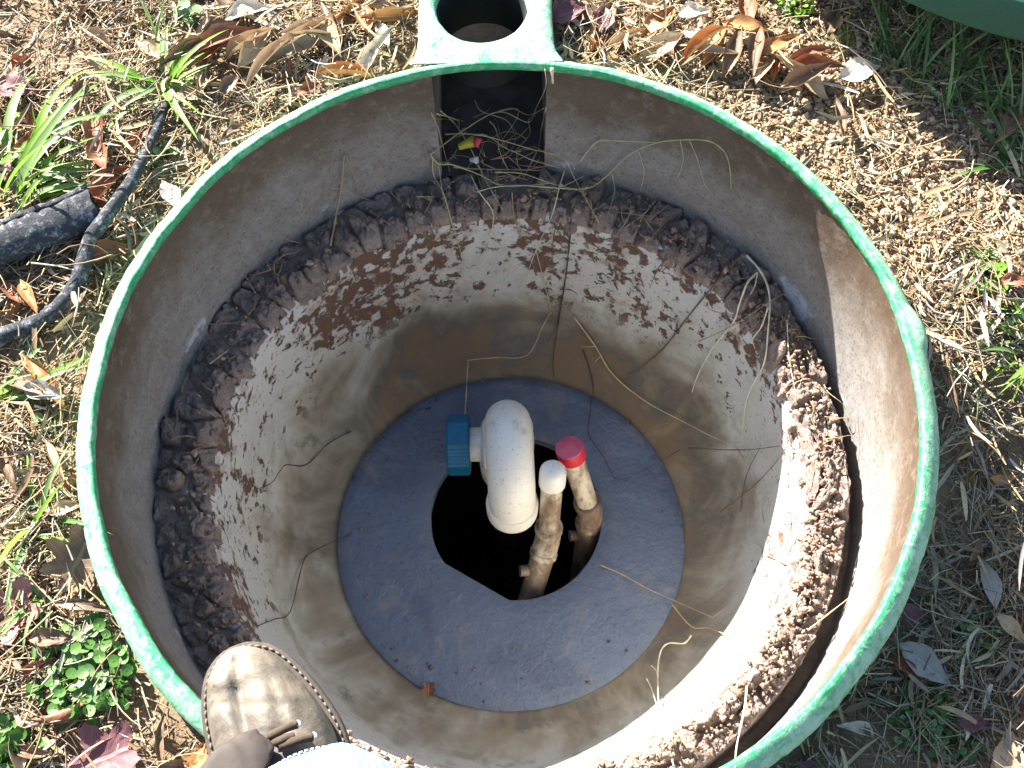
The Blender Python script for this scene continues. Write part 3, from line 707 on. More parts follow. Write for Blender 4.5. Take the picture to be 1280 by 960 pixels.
for k, (dz, dy, rx, ry) in enumerate(spec_): v += leg_ring((C0.x - .1 * max(0, dz) * .3, C0.y + dy, C0.z + dz), rx, ry, k)
f = grid_faces(len(spec_), 56, False, True) + [tuple(range((len(spec_) - 1) * 56, len(spec_) * 56))]
sub('trouser_leg', pyd(bl(v), f), DENIM, person).matrix_parent_inverse = Matrix.Translation(person.location).inverted()
hv, hf = [], []
for k in range(0, 120):
    a = 2 * math.pi * k / 120; q = lambda d: C0 + Vector(((.0575 + .0022) * math.cos(a + d), -.002 + .0702 * math.sin(a + d), .0105)); tv, tf = tube([q(0), q(.017), q(.034)], .0006, 5); o0 = len(hv); hv += tv; hf += [tuple(i + o0 for i in g) for g in tf]
sub('hem_stitching', pyd(hv, hf), simple('pale_thread', (.55, .55, .50), .9), person).matrix_parent_inverse = Matrix.Translation(person.location).inverted()
boot.matrix_parent_inverse = Matrix.Translation(person.location).inverted()

# ------------------------------------------------------------------ dry stalks lying in the pit (photo-traced paths laid on the real surfaces)
PAL = {'straw': (.56, .46, .24), 'pale': (.66, .60, .42), 'tan': (.42, .29, .15), 'brown': (.17, .095, .05), 'dark': (.085, .05, .04), 'green': (.40, .42, .20)}
SM = {k: simple('stalk_' + k, c, .6, .3, .25, 130) for k, c in PAL.items()}
def stalk(label, paths, col, rad=.0011, lift=.004, arch=0, cat='dry stalk'):
    first = None
    root = None
    for j, (path, r_) in enumerate(paths):
        P = [surf(x, y, lift + (arch * math.sin(math.pi * i / (len(path) - 1)) if len(path) > 1 else 0)) for i, (x, y) in enumerate(path)]
        P = catmull(P, 5); R = [r_ * rad * .68 * (1 - .6 * i / len(P)) * (1 + .22 * math.sin(i * 1.7)) for i in range(len(P))]
        v, f = tube(P, R, 6)
        if j == 0: root = link('dry_stalk', pyd(v, f), SM[col]); tag(root, label, cat, 'dry stalks fallen into the tank')
        else: link('side_shoot', pyd(v, f), SM[col]).parent = root
stalk('pale stalk slanting down from the side box across the mud', [([(550, 138), (566, 152), (576, 165), (590, 189), (602, 215), (613, 236), (628, 262)], 1)], 'green', .0011, .012)
stalk('arching stalk in the side box rising to the rim above', [([(538, 193), (566, 172), (581, 162), (601, 149), (618, 141), (633, 141), (661, 153), (670, 135), (682, 109), (681, 86)], 1), ([(618, 141), (646, 136), (645, 150), (630, 172)], .6)], 'straw', .0011, .014)
stalk('stalk crossing the side box to the lower right', [([(556, 168), (581, 167), (605, 170), (629, 176), (663, 186), (703, 197), (716, 219), (736, 255), (749, 279)], 1), ([(640, 188), (665, 200), (699, 210)], .7)], 'straw', .0010, .012)
stalk('long pale stalk running right along the far wall and drooping at its end', [([(538, 194), (549, 205), (566, 206), (601, 219), (625, 231), (660, 232), (729, 236), (756, 222), (776, 202), (796, 188), (823, 178), (850, 175), (884, 176), (904, 188), (912, 208), (914, 235)], 1.1), ([(765, 218), (768, 240), (760, 268)], .6), ([(798, 188), (805, 215), (800, 240)], .6), ([(850, 175), (854, 200), (846, 225)], .5), ([(862, 176), (872, 200), (880, 228), (888, 240)], .5)], 'green', .0012, .008)
stalk('thin stalk arching along the far wall just under the rim', [([(725, 202), (745, 178), (765, 176), (790, 177), (820, 178)], 1)], 'straw', .0009, .006)
stalk('yellow stalk hanging from the mud onto the white coat at the top left', [([(541, 196), (542, 219), (554, 241), (564, 275), (574, 308), (581, 333)], 1), ([(520, 246), (543, 246)], .7), ([(548, 205), (553, 240), (560, 280)], .6)], 'straw', .0011, .006)
stalk('forked pale stalk on the white coat near the top', [([(589, 220), (599, 240), (616, 265), (614, 290), (606, 313), (600, 338)], 1), ([(614, 290), (628, 313), (639, 331), (631, 356)], .9), ([(606, 313), (590, 335), (572, 354)], .8)], 'pale', .0010, .006)
stalk('straight pale stalk leaning left of the dark vertical twig', [([(706, 212), (699, 235), (689, 272), (672, 308), (650, 365), (640, 375)], 1)], 'pale', .0010, .006)
stalk('short yellow stalk ending at the middle of the far coat', [([(670, 312), (680, 352), (689, 387)], 1)], 'straw', .0010, .004)
stalk('long dark twig running straight down the far side of the coat', [([(716, 262), (711, 310), (707, 347), (700, 390), (695, 425), (691, 457), (694, 472)], 1.1), ([(700, 362), (712, 362), (722, 368)], .7), ([(699, 400), (690, 418), (684, 428)], .6)], 'dark', .0011, .003)
stalk('bright bent stalk slanting from the coat toward the lower right', [([(717, 396), (743, 431), (766, 468), (806, 501), (850, 525), (900, 550), (924, 553)], 1.2), ([(752, 444), (744, 452)], .6), ([(744, 433), (726, 434)], .5)], 'straw', .0012, .005)
stalk('stalk bent in a square above the blue union nut', [([(581, 520), (583, 490), (585, 454), (588, 450), (620, 447), (659, 444), (679, 407), (689, 390)], 1)], 'straw', .0010, .006)
stalk('thin dark twig bent over the right part of the blue disc', [([(729, 437), (741, 478), (738, 510), (736, 542), (755, 572), (771, 599), (800, 590), (850, 562)], 1)], 'dark', .0010, .004)
stalk('hooked sunlit stalk at the right edge of the clay', [([(947, 341), (940, 347), (933, 356), (924, 381), (917, 402), (892, 433), (874, 465), (865, 490)], 1.3), ([(947, 341), (944, 356), (938, 368)], .9)], 'pale', .0014, .008)
stalk('long sunlit stalk curving down the right side of the coat', [([(933, 319), (952, 341), (962, 370), (960, 414), (955, 454), (939, 484), (932, 506), (928, 538)], 1.3), ([(960, 384), (952, 408), (941, 424), (944, 436)], .9)], 'pale', .0013, .010)
stalk('straight thin stalk on the sunlit clay at the right', [([(984, 400), (986, 444), (993, 484), (995, 505)], 1)], 'pale', .0009, .006)
stalk('thin twig reaching from the right clay across the coat', [([(873, 427), (914, 408), (960, 379), (979, 368), (992, 378)], 1)], 'tan', .0008, .008)
stalk('dark twig running diagonally over the right coat', [([(922, 325), (892, 357), (865, 390), (830, 435), (805, 457), (780, 477)], 1.1), ([(890, 358), (888, 378), (912, 372)], .5)], 'brown', .0012, .003)
stalk('short dark twig at the upper right edge of the coat', [([(837, 270), (815, 295), (790, 307), (755, 317)], 1)], 'brown', .0011, .004)
stalk('dark crooked twig below the upper right clay', [([(862, 292), (842, 317), (825, 332), (812, 360)], 1)], 'brown', .0009, .003)
stalk('thin dark twig zigzagging over the left coat', [([(439, 539), (411, 554), (383, 581), (358, 581), (350, 589), (339, 604), (321, 611)], 1)], 'dark', .0009, .003)
stalk('dark twig on the lower left coat above the boot', [([(439, 667), (392, 689), (378, 706), (363, 764), (343, 774), (318, 784)], 1)], 'dark', .0010, .003)
stalk('thin stalk crossing the lower right edge of the blue disc', [([(750, 706), (780, 719), (808, 735), (839, 749), (891, 772)], 1), ([(839, 754), (864, 783), (886, 785), (908, 794), (922, 802)], 1.2), ([(891, 772), (905, 762)], .7)], 'tan', .0011, .006)
stalk('sunlit hooked stalk standing by the lower right coat', [([(864, 794), (855, 804), (836, 804), (826, 814), (822, 841), (824, 891), (827, 905), (842, 957)], 1.2), ([(808, 848), (814, 860), (822, 885)], .8), ([(814, 832), (820, 838), (822, 850)], .7)], 'pale', .0013, .014)
stalk('pale upright stalk on the sunlit clay at the bottom right', [([(927, 810), (933, 826), (932, 876), (921, 932), (919, 960)], 1.2)], 'pale', .0014, .010)
stalk('stalk bridging the dark gap at the lower right wall', [([(1010, 788), (1040, 764), (1070, 741)], 1)], 'tan', .0012, .012)
stalk('bent stalk leaning on the wall at the upper left', [([(413, 307), (419, 275), (424, 248), (428, 220), (431, 194), (440, 215), (448, 238)], 1.1)], 'tan', .0012, .006)
stalk('tiny pale splinter hanging from the rim beside the side box', [([(690, 86), (691, 104)], 2)], 'pale', .0012, .010)
for k, (a_, b_, col) in enumerate((((262, 455), (286, 437), 'straw'), ((215, 548), (255, 552), 'tan'), ((205, 525), (215, 550), 'tan'), ((900, 640), (985, 560), 'brown'), ((925, 640), (950, 560), 'brown'), ((700, 270), (690, 330), 'brown'), ((640, 240), (652, 300), 'tan'), ((820, 250), (780, 285), 'tan'), ((790, 262), (765, 300), 'tan'), ((860, 560), (985, 556), 'brown'), ((730, 220), (690, 240), 'tan'), ((605, 205), (660, 225), 'tan'))):
    p = [a_, ((a_[0] + b_[0]) / 2 + random.uniform(-6, 6), (a_[1] + b_[1]) / 2 + random.uniform(-6, 6)), b_]
    stalk('short thin dry stalk scattered on the clay or the coat', [(p, 1)], col, .0009, .004)
for k in range(11):
    x_, y_ = random.uniform(545, 690), random.uniform(140, 235); a = random.uniform(-.5, .7) if k % 3 else random.uniform(1.1, 1.9); L = random.uniform(55, 120); P = [(x_ + L * t * math.cos(a) + random.gauss(0, 4), y_ + L * t * math.sin(a) * .8 + random.gauss(0, 4)) for t in (-.5, -.2, .15, .5)]
    stalk('thin dry stalk tangled on the mud in front of the side box', [(P, 1)], random.choice(['straw', 'tan', 'green']), .0010, .008)
rv, rf = [], []
for k in range(150):
    if k < 60: px, py = random.gauss(615, 50), random.gauss(195, 28)
    else:
        a = random.uniform(-.5, 3.3); q = at(CX, 0, 0); px, py = 630 + 400 * math.cos(a) + random.gauss(0, 18), 545 - 310 * math.sin(a) + random.gauss(0, 14)
    a = random.uniform(0, 6.28); L = random.uniform(12, 55); P = []; b = a
    for j in range(5): P.append((px, py)); px += L / 4 * math.cos(b); py += L / 4 * math.sin(b) * .8; b += random.gauss(0, .35)
    h = random.uniform(.001, .010); Q = catmull([surf(x, y, .001 + h * math.sin(math.pi * i / 4)) for i, (x, y) in enumerate(P)], 3)
    if max((u - w_).length for u, w_ in zip(Q, Q[1:])) > .03 or any(math.hypot(u.x, u.y) > .3025 and u.z > -.135 and u.x > .05 for u in Q): continue
    v, f = tube(Q, [random.uniform(.0003, .0006) * (1 - .6 * i / len(Q)) for i in range(len(Q))], 4); o0 = len(rv); rv += v; rf += [tuple(i + o0 for i in g) for g in f]
tag(link('fine_roots', pyd(rv, rf), SM['tan']), 'fine dry roots and chaff tangled over the clay ring', 'roots', kind='stuff')
# ------------------------------------------------------------------ ground litter: straw (stuff)
def blocked(x, y, m=0.0):
    r = np.hypot(x, y); return (r < .3225 + m) | ((x > -.074 - m) & (x < .049 + m) & (y > 0) & (y < .456))
GRID = {}
def gz(x, y): return np.array([ground_z(a, b) for a, b in zip(x, y)])
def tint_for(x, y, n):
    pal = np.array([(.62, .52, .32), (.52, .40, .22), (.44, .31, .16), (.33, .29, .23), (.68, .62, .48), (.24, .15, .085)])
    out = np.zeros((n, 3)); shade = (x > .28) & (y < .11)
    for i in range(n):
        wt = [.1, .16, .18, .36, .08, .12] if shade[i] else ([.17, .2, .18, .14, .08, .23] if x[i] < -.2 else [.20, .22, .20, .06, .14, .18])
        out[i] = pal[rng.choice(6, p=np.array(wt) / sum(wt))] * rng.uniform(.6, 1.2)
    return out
def straws(N, lo, hi, rlo, rhi, zlift, flat=False, dens=None, far=False):
    x = rng.uniform(-.72, .72, N * 3); y = rng.uniform(-.50, .72, N * 3)
    if far: x = rng.uniform(-1.9, 1.9, N * 3); y = rng.uniform(-1.7, 1.9, N * 3)
    if far: dens = lambda x, y: np.where((abs(x) < .70) & (y > -.48) & (y < .70), 0.0, 1.0)
    keep = ~blocked(x, y); keep &= rng.random(len(x)) < np.array([min(1, max(.25, .75 + 1.3 * fr((px_ * 10, py_ * 10, 8), 3))) for px_, py_ in zip(x, y)])
    if dens is not None: keep &= rng.random(len(x)) < dens(x, y)
    x, y = x[keep][:N], y[keep][:N]; N = len(x)
    L = rng.uniform(lo, hi, N) * rng.uniform(.5, 1, N); a = np.array([2 * math.pi * fr((px_ * 7, py_ * 7, 4), 3) for px_, py_ in zip(x, y)]) * 1.2 + rng.normal(0, .95, N) + math.pi * (rng.random(N) < .5); k = rng.normal(0, 15, N); pitch = rng.normal(0, .13, N); nseg = 5
    kink = rng.normal(0, .5, N) * (rng.random(N) < .35)
    px, py = x.copy(), y.copy(); pts = []; z0 = gz(x, y) + rng.gamma(1.6, zlift, N) + .001; z = z0.copy(); hd = a.copy()
    for s_ in range(nseg):
        pts.append(np.stack([px, py, z], 1)); hd = hd + k * L / nseg + (kink if s_ == 2 else 0); px = px + np.cos(hd) * L / nseg; py = py + np.sin(hd) * L / nseg; z = z + np.sin(pitch) * L / nseg
    pts = np.stack(pts, 1)
    ok = ~blocked(pts[:, -1, 0], pts[:, -1, 1], -.006) & ~blocked(pts[:, 2, 0], pts[:, 2, 1], -.003)
    gzz = np.array([[GZ - .01]]); pts = pts[ok]; N = len(pts); hd = a[ok]; x, y = x[ok], y[ok]
    R = rng.uniform(rlo, rhi, N); col = tint_for(x, y, N); V = []; 
    t = np.gradient(pts, axis=1); t /= np.linalg.norm(t, axis=2, keepdims=True); side = np.cross(t, [0, 0, 1.]); side /= np.linalg.norm(side, axis=2, keepdims=True); up = np.cross(side, t)
    taper = np.linspace(1, .55, nseg)[None, :, None]
    if flat:
        tw = rng.normal(0, .5, (N, 1, 1)); s2 = side * np.cos(tw) + up * np.sin(tw); u2 = up * np.cos(tw) - side * np.sin(tw); tp = np.array([.6, 1, 1, .8, .15])[None, :, None]
        ring = [pts - s2 * R[:, None, None] * tp, pts - u2 * R[:, None, None] * .35 * tp, pts + s2 * R[:, None, None] * tp]; m_ = 3; wrap = False
    else:
        ring = [pts + (side * math.cos(2 * math.pi * q / 3) + up * math.sin(2 * math.pi * q / 3)) * R[:, None, None] * taper for q in range(3)]; m_ = 3; wrap = True
    V = np.stack(ring, 2).reshape(-1, 3); base = np.array(grid_faces(nseg, m_, False, wrap)); Q = (base[None] + (np.arange(N) * nseg * m_)[:, None, None]).reshape(-1, 4)
    C = np.concatenate([np.repeat(col, nseg * m_, 0), np.ones((N * nseg * m_, 1))], 1)
    return npmesh(V, Q, C)
bare = lambda x, y: np.where((x > .16) & (y > .10) & (x + .4 * y < .55), .25, 1.0)
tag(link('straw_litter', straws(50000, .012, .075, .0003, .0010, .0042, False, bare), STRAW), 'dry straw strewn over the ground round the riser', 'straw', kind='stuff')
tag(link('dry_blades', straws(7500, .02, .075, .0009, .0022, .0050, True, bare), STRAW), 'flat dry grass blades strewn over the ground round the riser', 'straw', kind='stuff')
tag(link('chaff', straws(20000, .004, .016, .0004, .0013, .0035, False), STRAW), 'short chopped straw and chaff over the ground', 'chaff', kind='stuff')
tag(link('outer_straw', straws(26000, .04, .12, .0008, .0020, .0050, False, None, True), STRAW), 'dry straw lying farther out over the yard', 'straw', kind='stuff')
it = []
while len(it) < 17000:
    if len(it) < 13000: x, y = random.uniform(.12, .52), random.uniform(.06, .42)
    else: x, y = random.uniform(-.6, .6), random.uniform(-.42, .6)
    if blocked(np.array([x]), np.array([y]), .003)[0]: continue
    c = random.choice([(.40, .30, .20), (.32, .23, .145), (.46, .36, .25), (.25, .175, .11), (.50, .40, .28)]); r = .0008 + .0030 * random.random() ** 4
    it.append((x, y, ground_z(x, y) + r * .1 + .002 * random.random(), r, c))
tag(link('soil_crumbs', scatter_blobs(it, BL), CRUMB, None, False), 'loose crumbs of brown soil round the riser', 'soil', kind='stuff')

# ------------------------------------------------------------------ leaves
def uvset(me, uv):
    l = me.uv_layers.new(name='uv'); 
    for lp in me.loops: l.data[lp.index].uv = uv[lp.vertex_index]
def leaf_oval(L, W, curl, bend, seed, pts=(0, .6, 1, .95, .7, .35, 0)):
    n, m_ = 14, 9; v, uv = [], []
    for i in range(n):
        t = i / (n - 1); wd = W / 2 * np.interp(t, np.linspace(0, 1, len(pts)), pts) * (1 + .10 * fr((t * 6, seed, 0), 3)) + .0003
        for j in range(m_):
            s_ = 2 * j / (m_ - 1) - 1; ph = s_ * curl; x = wd * (math.sin(ph) / curl if abs(curl) > .05 else s_); z = wd * ((1 - math.cos(ph)) / curl if abs(curl) > .05 else 0)
            z += bend * L * (4 * (t - .5) ** 2 - 1) * -.25 + .0022 * fr((t * 4, s_ * 2, seed), 3) + abs(s_) * wd * .12
            x += .06 * L * math.sin(t * 2.6 + seed) ; v.append((x, (t - .5) * L, z)); uv.append((j / (m_ - 1), t))
    me = pyd(v, grid_faces(n, m_)); uvset(me, uv); return me
def leaf_lobed(L, lobes, seed, curl, depth=.38):
    n, rings = 96, 6; v, uv = [(0, 0, 0)], [(.5, .5)]; f = []
    for q in range(1, rings + 1):
        for k in range(n):
            a = 2 * math.pi * k / n; r = 1 - depth * (.5 + .5 * math.cos(lobes * a)) ** 1.2 - .10 * abs(math.sin(lobes * 2.5 * a + seed)); r *= .5 * L * (1 + .12 * fr((math.cos(a), math.sin(a), seed), 2)); k2 = q / rings
            x, y = r * k2 * math.sin(a) * .95, r * k2 * math.cos(a); z = curl * (x * x * .9 + y * y * .4) / L + .05 * L * k2 * fr((x / L * 5, y / L * 5, seed), 3); v.append((x, y, z)); uv.append((.5 + x / L, .5 + y / L))
    for k in range(n): f.append((0, 1 + k, 1 + (k + 1) % n))
    for q in range(rings - 1):
        for k in range(n): a = 1 + q * n; f.append((a + k, a + n + k, a + n + (k + 1) % n, a + (k + 1) % n))
    me = pyd(v, f); uvset(me, uv); return me
PXM = lambda x, y: (at(x + 1, y, GZ) - at(x, y, GZ)).length
def leaf(label, px, py, Lpx, Wpx, ang, col, curl=.6, bend=.15, kind='oval', tilt=(0, 0), lift=.016, lobes=5):
    k = PXM(px, py); seed = random.uniform(0, 50); p = at_ground(px, py, lift)
    me = leaf_oval(Lpx * k, Wpx * k, curl, bend, seed) if kind == 'oval' else leaf_lobed(Lpx * k, lobes, seed, 1.2)
    o = link('dead_leaf', me, LEAFM[col]); o.location = p; o.rotation_euler = (tilt[0], tilt[1], math.radians(ang - 90)); tag(o, label, 'leaf', 'dead leaves around the riser'); return o
for a in (
 ('long red-brown leaf above the rim at the upper left, lying in straw', 282, 56, 100, 30, 28, 'redbrown', 1.1, .2),
 ('second red-brown leaf tucked beside the long one at the upper left', 262, 68, 60, 26, 40, 'redbrown', .8),
 ('long twisted tan leaf blade left of the port plate', 348, 74, 120, 22, 57, 'tan', 1.6, .3),
 ('tan leaf blade lying across the twisted one, nearer the port plate', 372, 45, 120, 20, 38, 'tan', 1.5, .25),
 ('pale crumpled leaf at the top edge left of centre', 312, 18, 60, 32, 20, 'pale', .9),
 ('small chestnut leaf standing against the black cable', 175, 178, 52, 17, 62, 'redbrown', 1.3),
 ('rusty leaf between the cable and the green grass', 126, 190, 58, 28, 110, 'redbrown', 1.0),
 ('grey-brown curled leaf left of the grass tuft', 104, 120, 62, 26, 80, 'brown', 1.5),
 ('curled beige leaf just left of the grass tuft', 186, 62, 44, 24, 130, 'tan', 1.2),
 ('orange-brown leaf hanging from the top edge left of the port plate', 452, 22, 56, 26, 105, 'orange', .9),
 ('pale folded leaf next to the orange one left of the port plate', 478, 42, 44, 20, 120, 'pale', 1.0),
 ('broad orange-brown leaf right of the port plate at the top', 822, 28, 66, 32, 50, 'orange', 1.0),
 ('rolled pale tan leaf right of the port plate', 783, 50, 66, 22, 40, 'tan', 1.7),
 ('orange leaf with a lit edge at the top right of centre', 932, 34, 58, 26, -20, 'orange', .8),
 ('bright orange leaf overlapping the red-brown ones at the top right', 968, 58, 78, 24, 36, 'orange', .8),
 ('long red-brown leaf near the bare soil at the top right', 1014, 72, 74, 22, 12, 'redbrown', 1.2),
 ('large bleached leaf lying flat by the lid shadow', 1074, 90, 58, 36, 12, 'pale', .4),
 ('dark curled leaf standing upright in the bare soil', 1049, 145, 62, 22, 85, 'brown', 1.9),
 ('bleached whitish leaf near the top edge right of the port plate', 868, 18, 46, 26, 10, 'pale', .6),
 ('pale leaf below the bleached one right of the port plate', 872, 46, 40, 22, -15, 'pale', .9),
 ('curved tan leaf close to the far right rim', 893, 64, 60, 18, -6, 'tan', 1.4),
 ('purple-brown leaf in the corner beside the port plate', 712, 18, 54, 36, 20, 'purple', .5),
 ('purple leaf behind a pale stick right of the port plate', 752, 24, 46, 30, 80, 'purple', .6),
 ('brown curled leaf in the straw beneath the black cable', 36, 372, 58, 20, -65, 'orange', 1.2),
 ('dark rolled leaf at the left edge of the view', 14, 590, 64, 24, -72, 'brown', 1.7),
 ('tan rolled leaf close to the left rim', 68, 578, 66, 20, -58, 'tan', 1.7),
 ('tan leaf touching the left rim above the oak leaf', 82, 638, 42, 22, 10, 'tan', .8),
 ('long brown leaf lying toward the left rim above the clover', 106, 762, 84, 18, -14, 'brown', 1.2),
 ('dark narrow leaf standing between the boot and the clover', 206, 925, 74, 15, 92, 'brown', 1.5),
 ('orange-brown leaf tip beside the boot', 246, 948, 44, 30, 60, 'orange', .5),
 ('dark brown rolled leaf lying along the right rim', 1184, 486, 80, 20, -72, 'brown', 1.9),
 ('small maroon leaf under the lower right rim', 1142, 768, 42, 24, -10, 'purple', .5),
 ('flat grey leaf at the lower right below the maroon leaf', 1156, 830, 82, 44, -36, 'grey', .25),
 ('tall pale grey leaf at the right above the weeds', 1232, 728, 76, 28, 100, 'grey', .6),
 ('tan-brown leaf at the lower right edge', 1264, 786, 54, 24, -45, 'tan', .8),
 ('yellowish tan leaf in the bottom right corner', 1256, 942, 66, 42, 62, 'tan', .5),
 ('purple-brown leaf among the weeds at the lower right', 1218, 905, 48, 24, -12, 'purple', .6),
 ('rusty leaf at the right edge beside the lit weeds', 1268, 352, 44, 22, 10, 'redbrown', .8),
 ('dark purple leaf under the grass at the upper left edge', 22, 110, 62, 34, -18, 'purple', .5),
 ('rusty leaf right against the far left rim', 385, 112, 44, 18, 24, 'redbrown', .9),
 ('brown leaf in the straw left of the rim below the cable', 100, 372, 40, 20, 70, 'brown', .8),
 ('dark leaf in the lid shadow near its lower tip', 1262, 150, 50, 26, 60, 'brown', .8),
 ('brown leaf at the top edge between rim and lid', 1042, 28, 46, 26, 70, 'brown', .8),
 ('dark tan leaf lying below the oak leaf at the left', 66, 800, 60, 26, 6, 'brown', .9)):
    leaf(*a)
leaf('lobed brown oak leaf standing against the left rim', 98, 700, 92, 60, 70, 'brown', kind='lobed', tilt=(.25, .3), lift=.014, lobes=7)
leaf('pinkish red crumpled leaf at the lower left edge', 14, 765, 92, 70, 30, 'pink', kind='lobed', tilt=(.1, .1), lift=.010, lobes=5)
leaf('large purple maple leaf at the bottom left', 132, 946, 100, 90, 20, 'purple', kind='lobed', tilt=(.05, -.05), lift=.012, lobes=5)
CNAME = {'redbrown': 'red-brown', 'tan': 'tan', 'brown': 'dark brown', 'orange': 'orange-brown', 'pale': 'pale', 'purple': 'purple', 'grey': 'grey'}
LIB = [(leaf_oval(random.uniform(.020, .042), random.uniform(.009, .017), random.uniform(.5, 1.8), .2, k * 3.3), c) for k, c in enumerate(['redbrown', 'tan', 'brown', 'orange', 'pale', 'tan', 'brown', 'purple', 'grey', 'tan', 'redbrown', 'brown'])]
for me, c in LIB: me.materials.append(LEAFM[c]); me.polygons.foreach_set('use_smooth', [True] * len(me.polygons))
cnt = 0
while cnt < 95:
    x, y = random.uniform(-.52, .54), random.uniform(-.32, .50)
    if blocked(np.array([x]), np.array([y]), .012)[0] or (x > .2 and y > .12 and y < .3): continue
    if x > .3 and y < .1 and random.random() < .6: continue
    me, c = LIB[random.randrange(12)]; o = bpy.data.objects.new('dead_leaf', me); COL.objects.link(o); o.location = (x, y, ground_z(x, y) + random.uniform(.008, .018)); o.rotation_euler = (random.gauss(0, .25), random.gauss(0, .3) + (math.pi if random.random() < .3 else 0), random.uniform(0, 6.28))
    zn = 'left of the rim' if x < -.3 else 'in the shade right of the rim' if y < .06 else 'right of the port plate' if x > .05 else 'left of the port plate'
    tag(o, 'small dry %s leaf half buried in straw %s' % (CNAME[c], zn), 'leaf', 'small %s leaves %s' % (CNAME[c], zn)); cnt += 1

LIB2 = [(leaf_oval(random.uniform(.045, .066), random.uniform(.017, .026), random.uniform(.6, 1.7), .25, 90 + k * 2.7), c) for k, c in enumerate(['tan', 'tan', 'brown', 'redbrown', 'orange', 'tan', 'brown', 'pale'])]
for me, c in LIB2: me.materials.append(LEAFM[c]); me.polygons.foreach_set('use_smooth', [True] * len(me.polygons))
for k in range(58):
    z_ = k % 3
    px, py = ((random.uniform(220, 520), random.uniform(0, 110)), (random.uniform(700, 1030), random.uniform(0, 105)), (random.uniform(0, 190), random.uniform(90, 640)))[z_]
    p = at_ground(px, py, random.uniform(.006, .016))
    if blocked(np.array([p.x]), np.array([p.y]), .016)[0]: continue
    me, c = LIB2[random.randrange(8)]; o = bpy.data.objects.new('dead_leaf', me); COL.objects.link(o); o.location = p; o.rotation_euler = (random.gauss(0, .25), random.gauss(0, .3) + (math.pi if random.random() < .3 else 0), random.uniform(0, 6.28))
    tag(o, 'medium %s curled leaf in the litter %s' % (CNAME[c], ('above the rim left of the port plate', 'above the rim between port plate and lid', 'left of the rim')[z_]), 'leaf', 'medium %s leaves %s' % (CNAME[c], ('left of the port plate', 'right of the port plate', 'left of the rim')[z_]))
o = link('dead_leaf', leaf_lobed(.017, 5, 3.3, 1.5), LEAFM['redbrown']); o.location = surf(536, 862, .003); tag(o, 'tiny red-brown leaf scrap at the lower left edge of the blue disc', 'leaf')
it = []
for k in range(60):
    a, q = random.uniform(0, 6.283), .1775 - abs(random.gauss(0, .022))
    if (Vector((q * math.cos(a), q * math.sin(a))) - hc).length > HR + .008: it.append((q * math.cos(a), q * math.sin(a), -.3575, random.choice([.0005, .0007, .0009, .0016]), random.choice([(.16, .11, .08), (.10, .08, .065), (.26, .19, .13)])))
tag(link('silt_specks', scatter_blobs(it, BL2), CRUMB, None, False), 'specks of soil dropped on the blue disc', 'soil', kind='stuff')

# ------------------------------------------------------------------ grass tufts (every blade a part)
def blade(L, W, lean, curve, seed):
    n = 9; v = []; p = Vector((0, 0, 0)); el = math.radians(85) - lean
    for i in range(n):
        t = i / (n - 1); wd = W / 2 * min(1, .55 + t * 2) * (1 - t ** 2.2) + .0002
        for s_ in (-1, 0, 1): v.append((p.x, p.y + s_ * wd, p.z + abs(s_) * wd * .35))
        e = el - curve * t; p = p + Vector((math.cos(e), .12 * math.sin(t * 3 + seed), math.sin(e))) * (L / (n - 1))
    return pyd(v, grid_faces(n, 3))
BLADES = [blade(1, random.uniform(.055, .085), random.uniform(.35, 1.25), random.uniform(.3, 1.5), k) for k in range(14)]
THIN = [blade(1, random.uniform(.022, .035), random.uniform(.2, 1.0), random.uniform(.3, 1.3), k + 30) for k in range(10)]
for me in BLADES + THIN: me.polygons.foreach_set('use_smooth', [True] * len(me.polygons))
def tuft(label, px, py, nb, Lpx, mats, az=(0, 360), lib=BLADES, spread=8):
    k = PXM(px, py); p = at_ground(px, py); t = empty('grass_tuft', (p.x, p.y, ground_z(p.x, p.y))); tag(t, label, 'grass tuft', 'grass tufts around the riser')
    for i in range(nb):
        o = bpy.data.objects.new('blade', lib[random.randrange(len(lib))]); COL.objects.link(o); o.parent = t; L = Lpx * k * random.uniform(.5, 1.25)
        o.location = (random.gauss(0, spread * k), random.gauss(0, spread * k), 0); o.rotation_euler = (0, 0, math.radians(random.uniform(*az))); o.scale = (L, L, L)
        if not o.data.materials: o.data.materials.append(None)
        o.material_slots[0].link = 'OBJECT'; o.material_slots[0].material = random.choice(mats)
G0, G1, G2 = GRASSM
tuft('tall bright green grass tuft at the upper left edge', 8, 245, 34, 165, [G0, G0, G1], (10, 130), BLADES, 20)
tuft('bright green grass tuft lower at the left edge by the foam sleeve', 40, 215, 18, 90, [G0, G1], (-30, 120), BLADES, 14)
tuft('spreading green grass tuft between cable and top edge', 208, 112, 26, 105, [G0, G0, G1], (0, 360), BLADES, 5)
tuft('thin upright grass at the top left near the pale leaf', 200, 60, 9, 80, [G1, G0], (60, 120), THIN, 6)
tuft('long pale grass blades left of the rim below the cable', 0, 505, 12, 115, [G1, G0], (-10, 60), BLADES, 8)
tuft('mixed green grass tuft left of the oak leaf', 30, 660, 20, 100, [G1, G0, G2], (-100, 110), BLADES, 12)
tuft('bright grass blades reaching left below the oak leaf', 66, 752, 12, 85, [G0, G1], (120, 290), BLADES, 4)
tuft('single broad green blades above the clover', 58, 745, 5, 90, [G1, G2], (240, 300), BLADES, 4)
tuft('green grass tuft at the right edge', 1278, 440, 26, 100, [G0, G1], (110, 260), BLADES, 12)
tuft('small bright grass tuft at the lid shadow edge', 1062, 62, 14, 50, [G0], (40, 200), THIN, 5)
tuft('fine lit grass along the lid shadow near its middle', 1120, 104, 22, 50, [G0, G1], (0, 360), THIN, 14)
